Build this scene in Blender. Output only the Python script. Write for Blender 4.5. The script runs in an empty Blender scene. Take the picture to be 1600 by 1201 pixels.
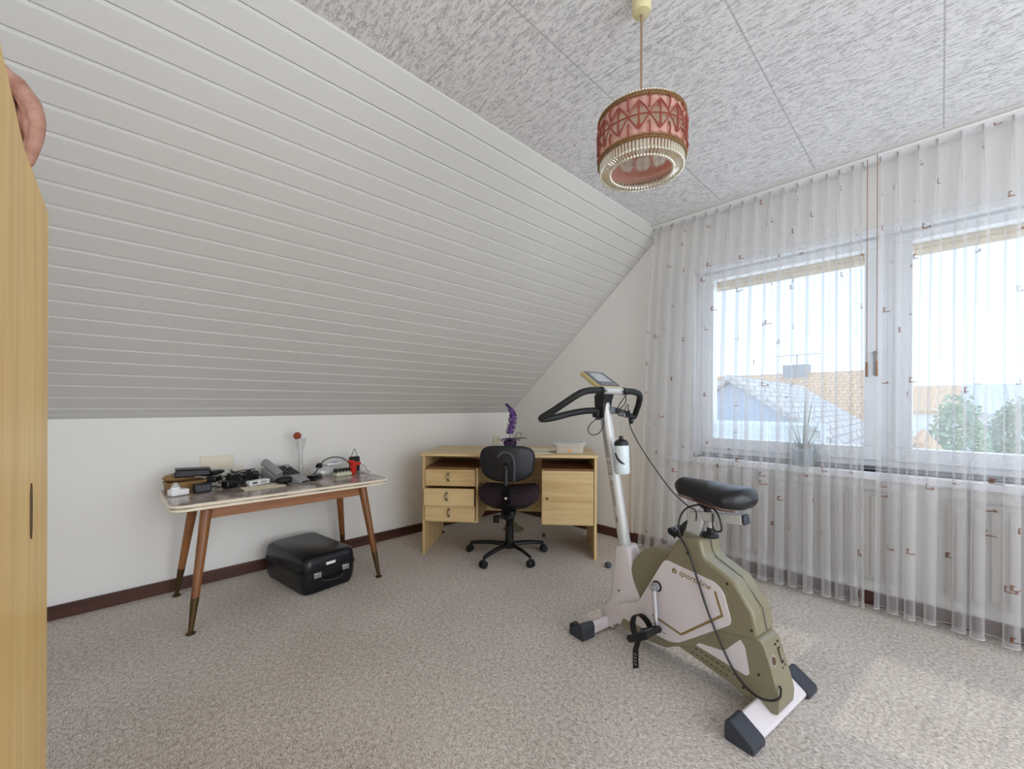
import bpy, bmesh, math, random
from mathutils import Vector, Matrix, noise
random.seed(7)
PI = math.pi
scene = bpy.context.scene
COL = scene.collection
V = Vector

# ------------------------------------------------------------------ camera, world, sun, exposure
YAW = math.radians(45.76)
cam = bpy.data.objects.new('camera', bpy.data.cameras.new('camera'))
COL.objects.link(cam)
scene.camera = cam
cam.data.sensor_width = 36.0
cam.data.lens = 652.34 / 1600 * 36.0
cam.data.shift_y = 30.85 / 1600
cam.data.clip_start = 0.02
cam.data.clip_end = 400
cam.location = (0, 0, 1.05)
cam.rotation_euler = (Matrix.Rotation(YAW, 3, 'Z') @ Matrix.Rotation(PI / 2, 3, 'X') @ Matrix.Rotation(math.radians(0.2035), 3, 'Z')).to_euler()

scene.view_settings.view_transform = 'Standard'
scene.view_settings.look = 'None'
scene.view_settings.gamma = 1
scene.view_settings.use_curve_mapping = False
scene.view_settings.exposure = 0.12

world = bpy.data.worlds.new('world')
scene.world = world
world.use_nodes = True
wn = world.node_tree
wn.nodes.clear()
w_out = wn.nodes.new('ShaderNodeOutputWorld')
w_bg = wn.nodes.new('ShaderNodeBackground')
w_tc = wn.nodes.new('ShaderNodeTexCoord')
w_sep = wn.nodes.new('ShaderNodeSeparateXYZ')
w_rmp = wn.nodes.new('ShaderNodeValToRGB')
wn.links.new(w_tc.outputs['Generated'], w_sep.inputs[0])
wn.links.new(w_sep.outputs['Z'], w_rmp.inputs[0])
wn.links.new(w_rmp.outputs[0], w_bg.inputs[0])
wn.links.new(w_bg.outputs[0], w_out.inputs[0])
w_rmp.color_ramp.elements[0].position = 0.0
w_rmp.color_ramp.elements[0].color = (0.66, 0.82, 1.0, 1)
w_rmp.color_ramp.elements[1].position = 0.7
w_rmp.color_ramp.elements[1].color = (0.42, 0.66, 1.0, 1)
w_bg.inputs[1].default_value = 2.0

sun = bpy.data.objects.new('sun', bpy.data.lights.new('sun', 'SUN'))
COL.objects.link(sun)
sun.data.energy = 1.0
sun.data.color = (1.0, 0.93, 0.82)
sun.data.angle = math.radians(0.6)
sd = V((-0.12, -1.0, -1.32)).normalized()
sun.rotation_euler = sd.to_track_quat('-Z', 'Y').to_euler()

def area_light(name, loc, rot, sx, sy, power, color):
    o = bpy.data.objects.new(name, bpy.data.lights.new(name, 'AREA'))
    COL.objects.link(o)
    o.data.shape = 'RECTANGLE'
    o.data.size = sx
    o.data.size_y = sy
    o.data.energy = power
    o.data.color = color
    o.location = loc
    o.rotation_euler = rot
    return o
# added fill at two invented unseen openings, plus light from the gable window
area_light('fill_right', (2.48, 1.0, 1.2), (PI / 2, 0, PI / 2), 3.0, 2.1, 56, (1.0, 0.955, 0.90))
area_light('fill_back', (0.4, -1.98, 1.25), (PI / 2, 0, 0), 2.0, 2.0, 16, (1.0, 0.95, 0.89))
area_light('daylight_gable', (-0.1, 3.06, 1.4), (-PI / 2, 0, 0), 2.0, 0.95, 7, (0.80, 0.89, 1.0))

cy = scene.cycles
cy.max_bounces = 8
cy.diffuse_bounces = 5
cy.glossy_bounces = 3
cy.transmission_bounces = 6
cy.transparent_max_bounces = 24
cy.sample_clamp_indirect = 4.0
cy.caustics_reflective = False
cy.caustics_refractive = False

# room dimensions
A = 2.995      # knee wall at x = -A
B = 2.911      # gable wall at y = B
ZK = 0.973     # height of the knee wall
XS = 1.413     # slope meets the ceiling at x = -XS
ZC = 2.316     # ceiling height
XR = 2.4       # right wall
YB = -1.9      # back wall

# ------------------------------------------------------------------ materials
def lin(c):
    return tuple(((v / 255) / 12.92 if v / 255 <= 0.04045 else (((v / 255) + 0.055) / 1.055) ** 2.4) for v in c) + (1,)

def new_mat(name, rgb=(200, 200, 200), rough=0.6, metal=0.0, **kw):
    m = bpy.data.materials.new(name)
    m.use_nodes = True
    b = m.node_tree.nodes['Principled BSDF']
    b.inputs['Base Color'].default_value = lin(rgb)
    b.inputs['Roughness'].default_value = rough
    b.inputs['Metallic'].default_value = metal
    for k, v in kw.items():
        b.inputs[k].default_value = v
    return m

class NT:
    """small helper for node trees"""
    def __init__(self, m):
        self.t = m.node_tree
        self.b = self.t.nodes.get('Principled BSDF')
    def n(self, kind, **kw):
        nd = self.t.nodes.new(kind)
        for k, v in kw.items():
            setattr(nd, k, v)
        return nd
    def l(self, a, b):
        self.t.links.new(a, b)
    def coord(self, scale=(1, 1, 1), rot=(0, 0, 0), out='Object'):
        tc = self.n('ShaderNodeTexCoord')
        mp = self.n('ShaderNodeMapping')
        mp.inputs['Scale'].default_value = scale
        mp.inputs['Rotation'].default_value = rot
        self.l(tc.outputs[out], mp.inputs[0])
        return mp.outputs[0]
    def noise(self, vec, scale, detail=4, rough=0.5, dist=0.0):
        nd = self.n('ShaderNodeTexNoise')
        nd.inputs['Scale'].default_value = scale
        nd.inputs['Detail'].default_value = detail
        nd.inputs['Roughness'].default_value = rough
        nd.inputs['Distortion'].default_value = dist
        self.l(vec, nd.inputs['Vector'])
        return nd.outputs['Fac']
    def ramp(self, fac, stops):
        r = self.n('ShaderNodeValToRGB')
        e = r.color_ramp.elements
        while len(e) < len(stops):
            e.new(0.5)
        for i, (p, c) in enumerate(stops):
            e[i].position = p
            e[i].color = c if len(c) == 4 else tuple(c) + (1,)
        self.l(fac, r.inputs[0])
        return r.outputs[0]
    def bump(self, h, strength=0.3, dist=0.01):
        bp = self.n('ShaderNodeBump')
        bp.inputs['Strength'].default_value = strength
        bp.inputs['Distance'].default_value = dist
        self.l(h, bp.inputs['Height'])
        self.l(bp.outputs[0], self.b.inputs['Normal'])
    def math(self, op, a, b=None, c=None):
        nd = self.n('ShaderNodeMath', operation=op)
        for i, x in enumerate((a, b, c)):
            if x is None:
                continue
            if isinstance(x, (int, float)):
                nd.inputs[i].default_value = x
            else:
                self.l(x, nd.inputs[i])
        return nd.outputs[0]
    def base(self, c):
        self.l(c, self.b.inputs['Base Color'])

def wood(name, c1, c2, grain='x', rough=0.45, fine=60, coarse=7, contrast=0.5):
    """wood whose grain runs along one axis of the object"""
    m = new_mat(name, c1, rough)
    k = NT(m)
    st = {'x': (0.06, 1, 1), 'y': (1, 0.06, 1), 'z': (1, 1, 0.06)}[grain]
    vec = k.coord(st)
    f1 = k.noise(vec, coarse, 3, 0.55, 0.8)
    f2 = k.noise(vec, fine, 4, 0.6, 0.2)
    mx = k.math('ADD', k.math('MULTIPLY', f1, 0.65), k.math('MULTIPLY', f2, 0.35))
    k.base(k.ramp(mx, [(0.5 - contrast * 0.3, lin(c2)), (0.5 + contrast * 0.18, lin(c1))]))
    k.bump(f2, 0.08, 0.002)
    return m

M = {}
# plaster
def plaster(name, rgb):
    m = new_mat(name, rgb, 0.9)
    k = NT(m)
    vec = k.coord()
    k.bump(k.noise(vec, 90, 5, 0.6), 0.18, 0.004)
    return m
M['plaster'] = plaster('plaster_white', (232, 230, 226))
M['plaster_reveal'] = plaster('plaster_reveal', (236, 228, 208))
# slope cladding
M['cladding'] = new_mat('cladding_white', (202, 200, 196), 0.55)
k = NT(M['cladding'])
k.bump(k.noise(k.coord((6, 0.6, 6)), 22, 4, 0.6), 0.08, 0.003)
# ceiling panels: fibrous relief running along x, fine joints
M['ceiling'] = new_mat('ceiling_relief', (228, 227, 228), 0.85)
k = NT(M['ceiling'])
v1 = k.coord((48, 170, 48))
n1 = k.noise(v1, 1.0, 3, 0.55, 1.7)
v2 = k.coord((22, 80, 22))
n2 = k.noise(v2, 1.0, 2, 0.5, 0.6)
hh = k.math('ADD', k.math('MULTIPLY', n1, 0.8), k.math('MULTIPLY', n2, 0.5))
h1 = k.ramp(hh, [(0.50, (0, 0, 0)), (0.64, (1, 1, 1))])
cav = k.ramp(hh, [(0.46, lin((186, 184, 186))), (0.62, lin((234, 233, 234)))])
tc = k.n('ShaderNodeTexCoord')
sp = k.n('ShaderNodeSeparateXYZ')
k.l(tc.outputs['Object'], sp.inputs[0])
X_, Y_ = sp.outputs['X'], sp.outputs['Y']
px = k.math('DIVIDE', k.math('ADD', X_, 10 * 0.48 - 0.006), 0.48)
col = k.math('FLOOR', px)
fx = k.math('ABSOLUTE', k.math('SUBTRACT', k.math('FRACT', px), 0.5))
jx = k.math('GREATER_THAN', fx, 0.4945)
off = k.math('MULTIPLY', k.math('FRACT', k.math('MULTIPLY', col, 0.5)), 0.96)
py = k.math('DIVIDE', k.math('ADD', k.math('ADD', Y_, off), 9.6 - 0.42), 0.96)
fy = k.math('ABSOLUTE', k.math('SUBTRACT', k.math('FRACT', py), 0.5))
jy = k.math('GREATER_THAN', fy, 0.4975)
jj = k.math('MAXIMUM', jx, jy)
mxn = k.n('ShaderNodeMix', data_type='RGBA')
k.l(jj, mxn.inputs[0]); k.l(cav, mxn.inputs[6]); mxn.inputs[7].default_value = lin((200, 198, 200))
k.base(mxn.outputs[2])
k.bump(k.math('SUBTRACT', h1, k.math('MULTIPLY', jj, 0.8)), 0.7, 0.004)
# carpet: looped pile, beige-grey
M['carpet'] = new_mat('carpet', (190, 178, 165), 1.0)
k = NT(M['carpet'])
va = k.coord((1.0, 2.3, 1), (0, 0, math.radians(38)))
vb = k.coord()
f1 = k.noise(va, 95, 3, 0.65)
f2 = k.noise(vb, 60, 3, 0.7)
f3 = k.noise(vb, 2.2, 2, 0.5)
ff = k.math('ADD', k.math('ADD', k.math('MULTIPLY', f1, 0.62), k.math('MULTIPLY', f2, 0.38)), k.math('MULTIPLY', k.math('SUBTRACT', f3, 0.5), 0.10))
k.base(k.ramp(ff, [(0.36, lin((150, 136, 125))), (0.50, lin((208, 198, 188))), (0.62, lin((240, 233, 225)))]))
k.bump(ff, 0.9, 0.012)

M['white_paint'] = new_mat('white_paint', (236, 238, 240), 0.35)
M['baseboard'] = wood('baseboard_wood', (88, 52, 40), (58, 32, 26), 'y', 0.4)
M['baseboard_x'] = wood('baseboard_wood_x', (82, 44, 36), (54, 26, 22), 'x', 0.4)
M['shutter'] = new_mat('shutter_cream', (232, 214, 178), 0.6)
M['desk_x'] = wood('desk_veneer', (222, 196, 146), (196, 164, 112), 'x', 0.42, 48, 13)
M['desk_z'] = wood('desk_veneer_upright', (218, 190, 138), (194, 160, 108), 'z', 0.42, 48, 13)
M['desk_dark'] = wood('desk_shelf_brown', (140, 96, 58), (112, 72, 40), 'x', 0.5)
M['door_wood'] = wood('limba_veneer', (248, 210, 134), (230, 182, 98), 'z', 0.4, 34, 9)
M['walnut'] = wood('walnut_leg', (146, 94, 52), (100, 60, 30), 'z', 0.35, 40, 10)
M['walnut_y'] = wood('walnut_apron', (160, 106, 62), (116, 72, 38), 'y', 0.35, 40, 10)
M['brass'] = new_mat('aged_brass', (92, 76, 48), 0.4, 0.85)
M['cream_edge'] = new_mat('cream_edging', (236, 224, 200), 0.35)
M['black'] = new_mat('black_plastic', (14, 14, 16), 0.45)
M['black_soft'] = new_mat('black_foam', (11, 11, 13), 0.6)
M['black_gloss'] = new_mat('black_gloss', (9, 10, 18), 0.32)
M['grey_dark'] = new_mat('dark_grey_plastic', (70, 74, 82), 0.5)
M['grey'] = new_mat('grey_plastic', (150, 150, 150), 0.45)
M['steel'] = new_mat('steel', (200, 200, 205), 0.25, 0.9)
M['white_plastic'] = new_mat('white_plastic', (238, 238, 238), 0.35)
M['ivory'] = new_mat('ivory_plastic', (226, 218, 196), 0.45)
M['sage'] = new_mat('sage_plastic', (128, 121, 97), 0.3)
M['silver'] = new_mat('silver_paint', (196, 196, 194), 0.35, 0.25)
M['bike_white'] = new_mat('bike_white', (216, 208, 210), 0.32)
M['gold'] = new_mat('olive_gold', (132, 112, 68), 0.45)
M['beige_case'] = new_mat('beige_plastic', (196, 178, 126), 0.45)
M['lcd'] = new_mat('lcd', (176, 182, 186), 0.25)
M['panel_grey'] = new_mat('panel_grey', (96, 100, 104), 0.4)
M['velvet_seat'] = new_mat('seat_cloth', (36, 18, 28), 0.9)
M['red'] = new_mat('red_plastic', (206, 48, 34), 0.35)
M['paper'] = new_mat('paper', (232, 222, 196), 0.8)
M['orange'] = new_mat('orange_label', (222, 160, 106), 0.6)
M['skin'] = new_mat('skin', (178, 134, 116), 0.55)
k = NT(M['skin'])
k.bump(k.noise(k.coord(), 120, 4, 0.6), 0.35, 0.003)
k.base(k.ramp(k.noise(k.coord(), 30, 3, 0.5), [(0.35, lin((160, 112, 94))), (0.65, lin((190, 146, 128)))]))
M['sleeve'] = new_mat('sleeve_cloth', (70, 84, 110), 0.9)
M['nail'] = new_mat('nail', (206, 162, 146), 0.4)
M['marble'] = new_mat('laminate_grey', (150, 134, 126), 0.14)
k = NT(M['marble'])
k.base(k.ramp(k.noise(k.coord((1, 1, 1)), 9, 5, 0.6, 1.2), [(0.36, lin((122, 108, 102))), (0.52, lin((178, 163, 155))), (0.68, lin((204, 192, 182)))]))
M['basket'] = new_mat('basket_weave', (196, 158, 104), 0.7)
k = NT(M['basket'])
wv = k.n('ShaderNodeTexWave', bands_direction='Z'); wv.inputs['Scale'].default_value = 70
k.l(k.coord(), wv.inputs['Vector'])
wv2 = k.n('ShaderNodeTexWave', bands_direction='DIAGONAL'); wv2.inputs['Scale'].default_value = 60
k.l(k.coord(), wv2.inputs['Vector'])
wm = k.math('MULTIPLY', wv.outputs['Fac'], wv2.outputs['Fac'])
k.base(k.ramp(wm, [(0.0, lin((112, 78, 42))), (0.6, lin((206, 170, 112)))]))
k.bump(wm, 0.6, 0.004)
M['wicker'] = new_mat('wicker_brown', (136, 62, 44), 0.5)
M['wicker_gold'] = new_mat('wicker_gold', (126, 92, 48), 0.55)
M['canopy'] = new_mat('canopy_cream', (214, 204, 158), 0.35)
M['cord_brown'] = new_mat('cord_brown', (150, 120, 96), 0.6)

def thin(name, rgb, transp=0.0, transl=0.5, rough=0.6, gloss=0.0):
    """thin sheet: diffuse + translucent, partly see-through"""
    m = bpy.data.materials.new(name)
    m.use_nodes = True
    t = m.node_tree
    t.nodes.clear()
    o = t.nodes.new('ShaderNodeOutputMaterial')
    d = t.nodes.new('ShaderNodeBsdfDiffuse'); d.inputs[0].default_value = lin(rgb)
    r = t.nodes.new('ShaderNodeBsdfTranslucent'); r.inputs[0].default_value = lin(rgb)
    mx = t.nodes.new('ShaderNodeMixShader'); mx.inputs[0].default_value = transl
    t.links.new(d.outputs[0], mx.inputs[1]); t.links.new(r.outputs[0], mx.inputs[2])
    tr = t.nodes.new('ShaderNodeBsdfTransparent')
    m2 = t.nodes.new('ShaderNodeMixShader'); m2.inputs[0].default_value = 1 - transp
    t.links.new(tr.outputs[0], m2.inputs[1]); t.links.new(mx.outputs[0], m2.inputs[2])
    last = m2
    if gloss:
        g = t.nodes.new('ShaderNodeBsdfGlossy'); g.inputs['Roughness'].default_value = rough
        m3 = t.nodes.new('ShaderNodeMixShader'); m3.inputs[0].default_value = gloss
        t.links.new(m2.outputs[0], m3.inputs[1]); t.links.new(g.outputs[0], m3.inputs[2])
        last = m3
    t.links.new(last.outputs[0], o.inputs[0])
    return m, d, r, m2
M['glass'] = thin('window_glass', (255, 255, 255), 1.0, 0, 0.02, 0.04)[0]
M['vase_glass'] = thin('vase_glass', (235, 240, 242), 0.86, 0.3, 0.05, 0.10)[0]
M['clear_box'] = thin('clear_plastic', (236, 238, 240), 0.50, 0.4, 0.15, 0.10)[0]
M['crystal'] = thin('crystal_rods', (250, 244, 222), 0.30, 0.5, 0.08, 0.22)[0]
M['pink_shade'] = thin('pink_shade', (232, 188, 176), 0.0, 0.5)[0]
M['bottle_white'] = new_mat('bottle_milky', (214, 226, 230), 0.35)

# sheer curtain with small square motifs woven in
cm, cd, cr, cmix = thin('sheer_curtain', (222, 220, 220), 0.5, 0.38)
t = cm.node_tree
k = NT(cm)
uvn = k.n('ShaderNodeUVMap'); uvn.uv_map = 'cloth'
sp = k.n('ShaderNodeSeparateXYZ'); k.l(uvn.outputs[0], sp.inputs[0])
cell = 0.21
def motif(ou, ov, seed):
    gu = k.math('DIVIDE', k.math('ADD', sp.outputs['X'], ou), cell)
    gv = k.math('DIVIDE', k.math('ADD', sp.outputs['Y'], ov), cell)
    cu, cv = k.math('FLOOR', gu), k.math('FLOOR', gv)
    cb = k.n('ShaderNodeCombineXYZ'); k.l(cu, cb.inputs[0]); k.l(cv, cb.inputs[1]); cb.inputs[2].default_value = seed
    wnz = k.n('ShaderNodeTexWhiteNoise', noise_dimensions='3D'); k.l(cb.outputs[0], wnz.inputs[0])
    cs = k.n('ShaderNodeSeparateXYZ'); k.l(wnz.outputs['Color'], cs.inputs[0])
    lu = k.math('SUBTRACT', k.math('FRACT', gu), k.math('MULTIPLY_ADD', cs.outputs['X'], 0.6, 0.2))
    lv = k.math('SUBTRACT', k.math('FRACT', gv), k.math('MULTIPLY_ADD', cs.outputs['Y'], 0.6, 0.2))
    au, av = k.math('ABSOLUTE', lu), k.math('ABSOLUTE', lv)
    outer = k.math('LESS_THAN', k.math('MAXIMUM', au, av), 0.062)
    inner = k.math('LESS_THAN', k.math('MAXIMUM', au, av), 0.036)
    ring = k.math('SUBTRACT', outer, inner)
    # open one side of the square on most of them
    side = k.math('GREATER_THAN', k.math('ADD', lu, k.math('MULTIPLY', k.math('SUBTRACT', cs.outputs['Z'], 0.5), k.math('MULTIPLY', lv, 3))), k.math('MULTIPLY_ADD', cs.outputs['Z'], -0.12, 0.05))
    ring = k.math('MULTIPLY', ring, k.math('SUBTRACT', 1.0, side))
    on = k.math('LESS_THAN', cs.outputs['Z'], 0.42)
    return k.math('MULTIPLY', ring, on)
mot = k.math('MAXIMUM', motif(0, 0, 1.0), motif(0.1, 0.13, 5.0))
cmx = k.n('ShaderNodeMix', data_type='RGBA')
k.l(mot, cmx.inputs[0]); cmx.inputs[6].default_value = lin((222, 220, 220)); cmx.inputs[7].default_value = lin((134, 92, 74))
k.l(cmx.outputs[2], cd.inputs[0]); k.l(cmx.outputs[2], cr.inputs[0])
k.l(k.math('MULTIPLY_ADD', mot, 0.40, 0.36), cmix.inputs[0])
M['curtain'] = cm

M['pull_dark'] = new_mat('recess_dark_brown', (84, 60, 36), 0.6)
M['diffuser'] = thin('lamp_diffuser', (232, 200, 188), 0.12, 0.6, 0.3, 0.05)[0]
M['flower'] = new_mat('flower_rust', (158, 72, 50), 0.9)
k = NT(M['flower'])
k.bump(k.noise(k.coord(), 160, 3, 0.6), 0.9, 0.004)
M['blue'] = new_mat('print_blue', (72, 104, 190), 0.4)
M['greenish'] = new_mat('pale_green_plastic', (206, 206, 180), 0.45)
M['purple'] = new_mat('petal_purple', (122, 84, 158), 0.8)
M['purple_dark'] = new_mat('petal_dark', (74, 52, 92), 0.8)
M['leaf'] = new_mat('leaf_green', (92, 112, 84), 0.6)
M['leaf_grey'] = new_mat('leaf_grey', (120, 120, 96), 0.7)

M['milky_box'] = thin('milky_box', (232, 226, 214), 0.25, 0.4, 0.3, 0.06)[0]
M['green'] = new_mat('dark_green_plastic', (44, 86, 60), 0.5)
M['black_metal'] = new_mat('black_metal', (24, 24, 26), 0.4, 0.3)
M['navy_plastic'] = new_mat('navy_black_plastic', (10, 11, 18), 0.42)
M['cap_slate'] = new_mat('cap_slate', (48, 52, 60), 0.5)
M['saddle_cover'] = new_mat('saddle_cover', (10, 10, 14), 0.4)
M['radiator'] = new_mat('radiator_grey_white', (204, 200, 194), 0.5)
M['star_cloth'] = thin('star_cloth', (250, 240, 222), 0.12, 0.75)[0]
M['handle_metal'] = new_mat('handle_metal', (150, 136, 112), 0.35, 0.7)
M['hem_brown'] = new_mat('hem_brown', (120, 84, 76), 0.8)
M['pot_blue'] = new_mat('pot_pale', (150, 168, 178), 0.4)
M['plant_leaf'] = new_mat('plant_leaf', (112, 138, 112), 0.55)
M['asphalt'] = new_mat('asphalt_pale', (226, 220, 206), 0.9)
M['house_white'] = new_mat('render_white', (246, 243, 236), 0.9)
M['gable_shade'] = new_mat('gable_shade', (186, 192, 202), 0.7)  # blue-grey stands for the shade on a white gable
M['garage_green'] = new_mat('garage_green', (140, 178, 158), 0.6)
M['foliage'] = new_mat('foliage', (160, 184, 140), 0.8)
M['foliage_dark'] = new_mat('foliage_dark', (156, 172, 134), 0.8)
M['foliage_yellow'] = new_mat('foliage_yellow', (206, 208, 132), 0.8)
def tiles(name, c1, c2):
    m = new_mat(name, c1, 0.8)
    k = NT(m)
    br = k.n('ShaderNodeTexBrick')
    br.inputs['Scale'].default_value = 1.0
    br.inputs['Brick Width'].default_value = 0.30
    br.inputs['Row Height'].default_value = 0.24
    br.inputs['Mortar Size'].default_value = 0.025
    br.inputs['Color1'].default_value = lin(c1)
    br.inputs['Color2'].default_value = lin(c2)
    br.inputs['Mortar'].default_value = lin(tuple(int(v * 0.82) for v in c2))
    tc = k.n('ShaderNodeTexCoord'); sp = k.n('ShaderNodeSeparateXYZ'); cb = k.n('ShaderNodeCombineXYZ')
    k.l(tc.outputs['Object'], sp.inputs[0])
    k.l(k.math('ADD', sp.outputs['X'], k.math('MULTIPLY', sp.outputs['Y'], 0.3)), cb.inputs[0]); k.l(k.math('MULTIPLY', sp.outputs['Z'], 1.6), cb.inputs[1])
    k.l(cb.outputs[0], br.inputs['Vector'])
    k.base(br.outputs['Color'])
    return m
M['tiles'] = tiles('roof_tiles', (238, 190, 142), (230, 178, 128))
M['tiles_dark'] = tiles('roof_tiles_dark', (216, 206, 196), (204, 192, 182))
M['roof_grey'] = tiles('roof_tiles_grey', (224, 220, 216), (214, 210, 206))
M['hem'] = thin('hem_tape', (240, 240, 240), 0.25, 0.5)[0]
# ------------------------------------------------------------------ geometry helpers
class MB:
    def __init__(self):
        self.bm = bmesh.new()
    def box(self, c, s, rot=None, taper=None):
        """c centre, s full size, rot optional 3x3/Euler matrix"""
        vs = []
        for dx in (-1, 1):
            for dy in (-1, 1):
                for dz in (-1, 1):
                    p = V((dx * s[0] / 2, dy * s[1] / 2, dz * s[2] / 2))
                    if taper and dz > 0:
                        p.x *= taper; p.y *= taper
                    if rot is not None:
                        p = rot @ p
                    vs.append(self.bm.verts.new(p + V(c)))
        for f in ((0, 1, 3, 2), (4, 6, 7, 5), (0, 4, 5, 1), (2, 3, 7, 6), (0, 2, 6, 4), (1, 5, 7, 3)):
            self.bm.faces.new([vs[i] for i in f])
        return self
    def b2(self, lo, hi):
        return self.box([(a + b) / 2 for a, b in zip(lo, hi)], [abs(b - a) for a, b in zip(lo, hi)])
    def cyl(self, p0, p1, r0, r1=None, n=18, cap=True):
        r1 = r0 if r1 is None else r1
        p0, p1 = V(p0), V(p1)
        q = (p1 - p0).to_track_quat('Z', 'Y')
        rings = []
        for p, r in ((p0, r0), (p1, r1)):
            rings.append([self.bm.verts.new(p + q @ V((math.cos(2 * PI * i / n) * r, math.sin(2 * PI * i / n) * r, 0))) for i in range(n)])
        for i in range(n):
            j = (i + 1) % n
            self.bm.faces.new((rings[0][i], rings[0][j], rings[1][j], rings[1][i]))
        if cap:
            self.bm.faces.new(rings[0][::-1]); self.bm.faces.new(rings[1])
        return self
    def tube(self, pts, r, n=8, smooth=0, closed=False, ry=None):
        pts = [V(p) for p in pts]
        if smooth:
            pts = spline(pts, smooth, closed)
        rr = r if callable(r) else (lambda t: r)
        N = len(pts)
        rings = []
        up = None
        for i, p in enumerate(pts):
            if closed:
                tg = pts[(i + 1) % N] - pts[i - 1]
            else:
                tg = pts[min(i + 1, N - 1)] - pts[max(i - 1, 0)]
            if tg.length < 1e-9:
                tg = V((0, 0, 1))
            tg.normalize()
            if up is None:
                up = tg.orthogonal().normalized()
            up = (up - tg * up.dot(tg))
            up = up.normalized() if up.length > 1e-6 else tg.orthogonal().normalized()
            sd_ = tg.cross(up)
            R = rr(i / max(1, N - 1))
            Ry = R if ry is None else R * ry
            rings.append([self.bm.verts.new(p + up * math.cos(2 * PI * a / n) * R + sd_ * math.sin(2 * PI * a / n) * Ry) for a in range(n)])
        rng = range(N) if closed else range(N - 1)
        for i in rng:
            a, b = rings[i], rings[(i + 1) % N]
            for j in range(n):
                j2 = (j + 1) % n
                self.bm.faces.new((a[j], a[j2], b[j2], b[j]))
        if not closed:
            self.bm.faces.new(rings[0][::-1]); self.bm.faces.new(rings[-1])
        return self
    def lathe(self, prof, c=(0, 0, 0), n=28, cap=True, rot=None):
        c = V(c)
        rings = []
        for r, z in prof:
            ring = []
            for i in range(n):
                p = V((math.cos(2 * PI * i / n) * max(r, 1e-4), math.sin(2 * PI * i / n) * max(r, 1e-4), z))
                if rot is not None:
                    p = rot @ p
                ring.append(self.bm.verts.new(c + p))
            rings.append(ring)
        for a, b in zip(rings, rings[1:]):
            for i in range(n):
                j = (i + 1) % n
                self.bm.faces.new((a[i], a[j], b[j], b[i]))
        if cap:
            self.bm.faces.new(rings[0][::-1]); self.bm.faces.new(rings[-1])
        return self
    def prism(self, poly, fn, t0, t1):
        """poly in 2-D, fn(a, b, t) gives the 3-D point"""
        a = [self.bm.verts.new(V(fn(p[0], p[1], t0))) for p in poly]
        b = [self.bm.verts.new(V(fn(p[0], p[1], t1))) for p in poly]
        n = len(poly)
        self.bm.faces.new(a[::-1]); self.bm.faces.new(b)
        for i in range(n):
            j = (i + 1) % n
            self.bm.faces.new((a[i], a[j], b[j], b[i]))
        return self
    def ball(self, c, r, n=14, m=9, rot=None):
        if isinstance(r, (int, float)):
            r = (r, r, r)
        prof = [(math.sin(PI * i / m), -math.cos(PI * i / m)) for i in range(m + 1)]
        rings = []
        for q, z in prof:
            ring = []
            for i in range(n):
                p = V((math.cos(2 * PI * i / n) * max(q, 1e-3) * r[0], math.sin(2 * PI * i / n) * max(q, 1e-3) * r[1], z * r[2]))
                if rot is not None:
                    p = rot @ p
                ring.append(self.bm.verts.new(V(c) + p))
            rings.append(ring)
        for a, b in zip(rings, rings[1:]):
            for i in range(n):
                j = (i + 1) % n
                self.bm.faces.new((a[i], a[j], b[j], b[i]))
        self.bm.faces.new(rings[0][::-1]); self.bm.faces.new(rings[-1])
        return self
    def quad(self, *pts):
        self.bm.faces.new([self.bm.verts.new(V(p)) for p in pts])
        return self
    def grid(self, fn, nu, nv, uv=None):
        vs = [[self.bm.verts.new(V(fn(i / nu, j / nv))) for j in range(nv + 1)] for i in range(nu + 1)]
        lay = self.bm.loops.layers.uv.new('cloth') if uv else None
        for i in range(nu):
            for j in range(nv):
                f = self.bm.faces.new((vs[i][j], vs[i + 1][j], vs[i + 1][j + 1], vs[i][j + 1]))
                if uv:
                    for lp, (a, b) in zip(f.loops, ((i, j), (i + 1, j), (i + 1, j + 1), (i, j + 1))):
                        lp[lay].uv = uv(a / nu, b / nv)
        return self
    def obj(self, name, mat, parent=None, bevel=0.0, seg=2, smooth=True, sharp=35, fix=True):
        if fix:
            bmesh.ops.recalc_face_normals(self.bm, faces=self.bm.faces)
        me = bpy.data.meshes.new(name)
        self.bm.to_mesh(me)
        self.bm.free()
        me.materials.append(M[mat] if isinstance(mat, str) else mat)
        if smooth:
            me.shade_smooth()
            me.set_sharp_from_angle(angle=math.radians(sharp))
        o = bpy.data.objects.new(name, me)
        COL.objects.link(o)
        if parent is not None:
            o.parent = parent
        if bevel:
            md = o.modifiers.new('bevel', 'BEVEL')
            md.width = bevel
            md.segments = seg
            md.limit_method = 'ANGLE'
            md.angle_limit = math.radians(40)
            md.harden_normals = False
        return o

def spline(pts, k, closed=False):
    out = []
    n = len(pts)
    rng = range(n) if closed else range(n - 1)
    for i in rng:
        if closed:
            p0, p1, p2, p3 = pts[i - 1], pts[i], pts[(i + 1) % n], pts[(i + 2) % n]
        else:
            p0, p1, p2, p3 = pts[max(i - 1, 0)], pts[i], pts[i + 1], pts[min(i + 2, n - 1)]
        for j in range(k):
            t_ = j / k
            out.append(0.5 * ((2 * p1) + (-p0 + p2) * t_ + (2 * p0 - 5 * p1 + 4 * p2 - p3) * t_ ** 2 + (-p0 + 3 * p1 - 3 * p2 + p3) * t_ ** 3))
    if not closed:
        out.append(pts[-1].copy())
    return out

def empty(name, loc=(0, 0, 0), rz=0.0, parent=None):
    o = bpy.data.objects.new(name, None)
    COL.objects.link(o)
    o.location = loc
    o.rotation_euler = (0, 0, rz)
    o.empty_display_size = 0.05
    if parent is not None:
        o.parent = parent
    return o

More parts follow.
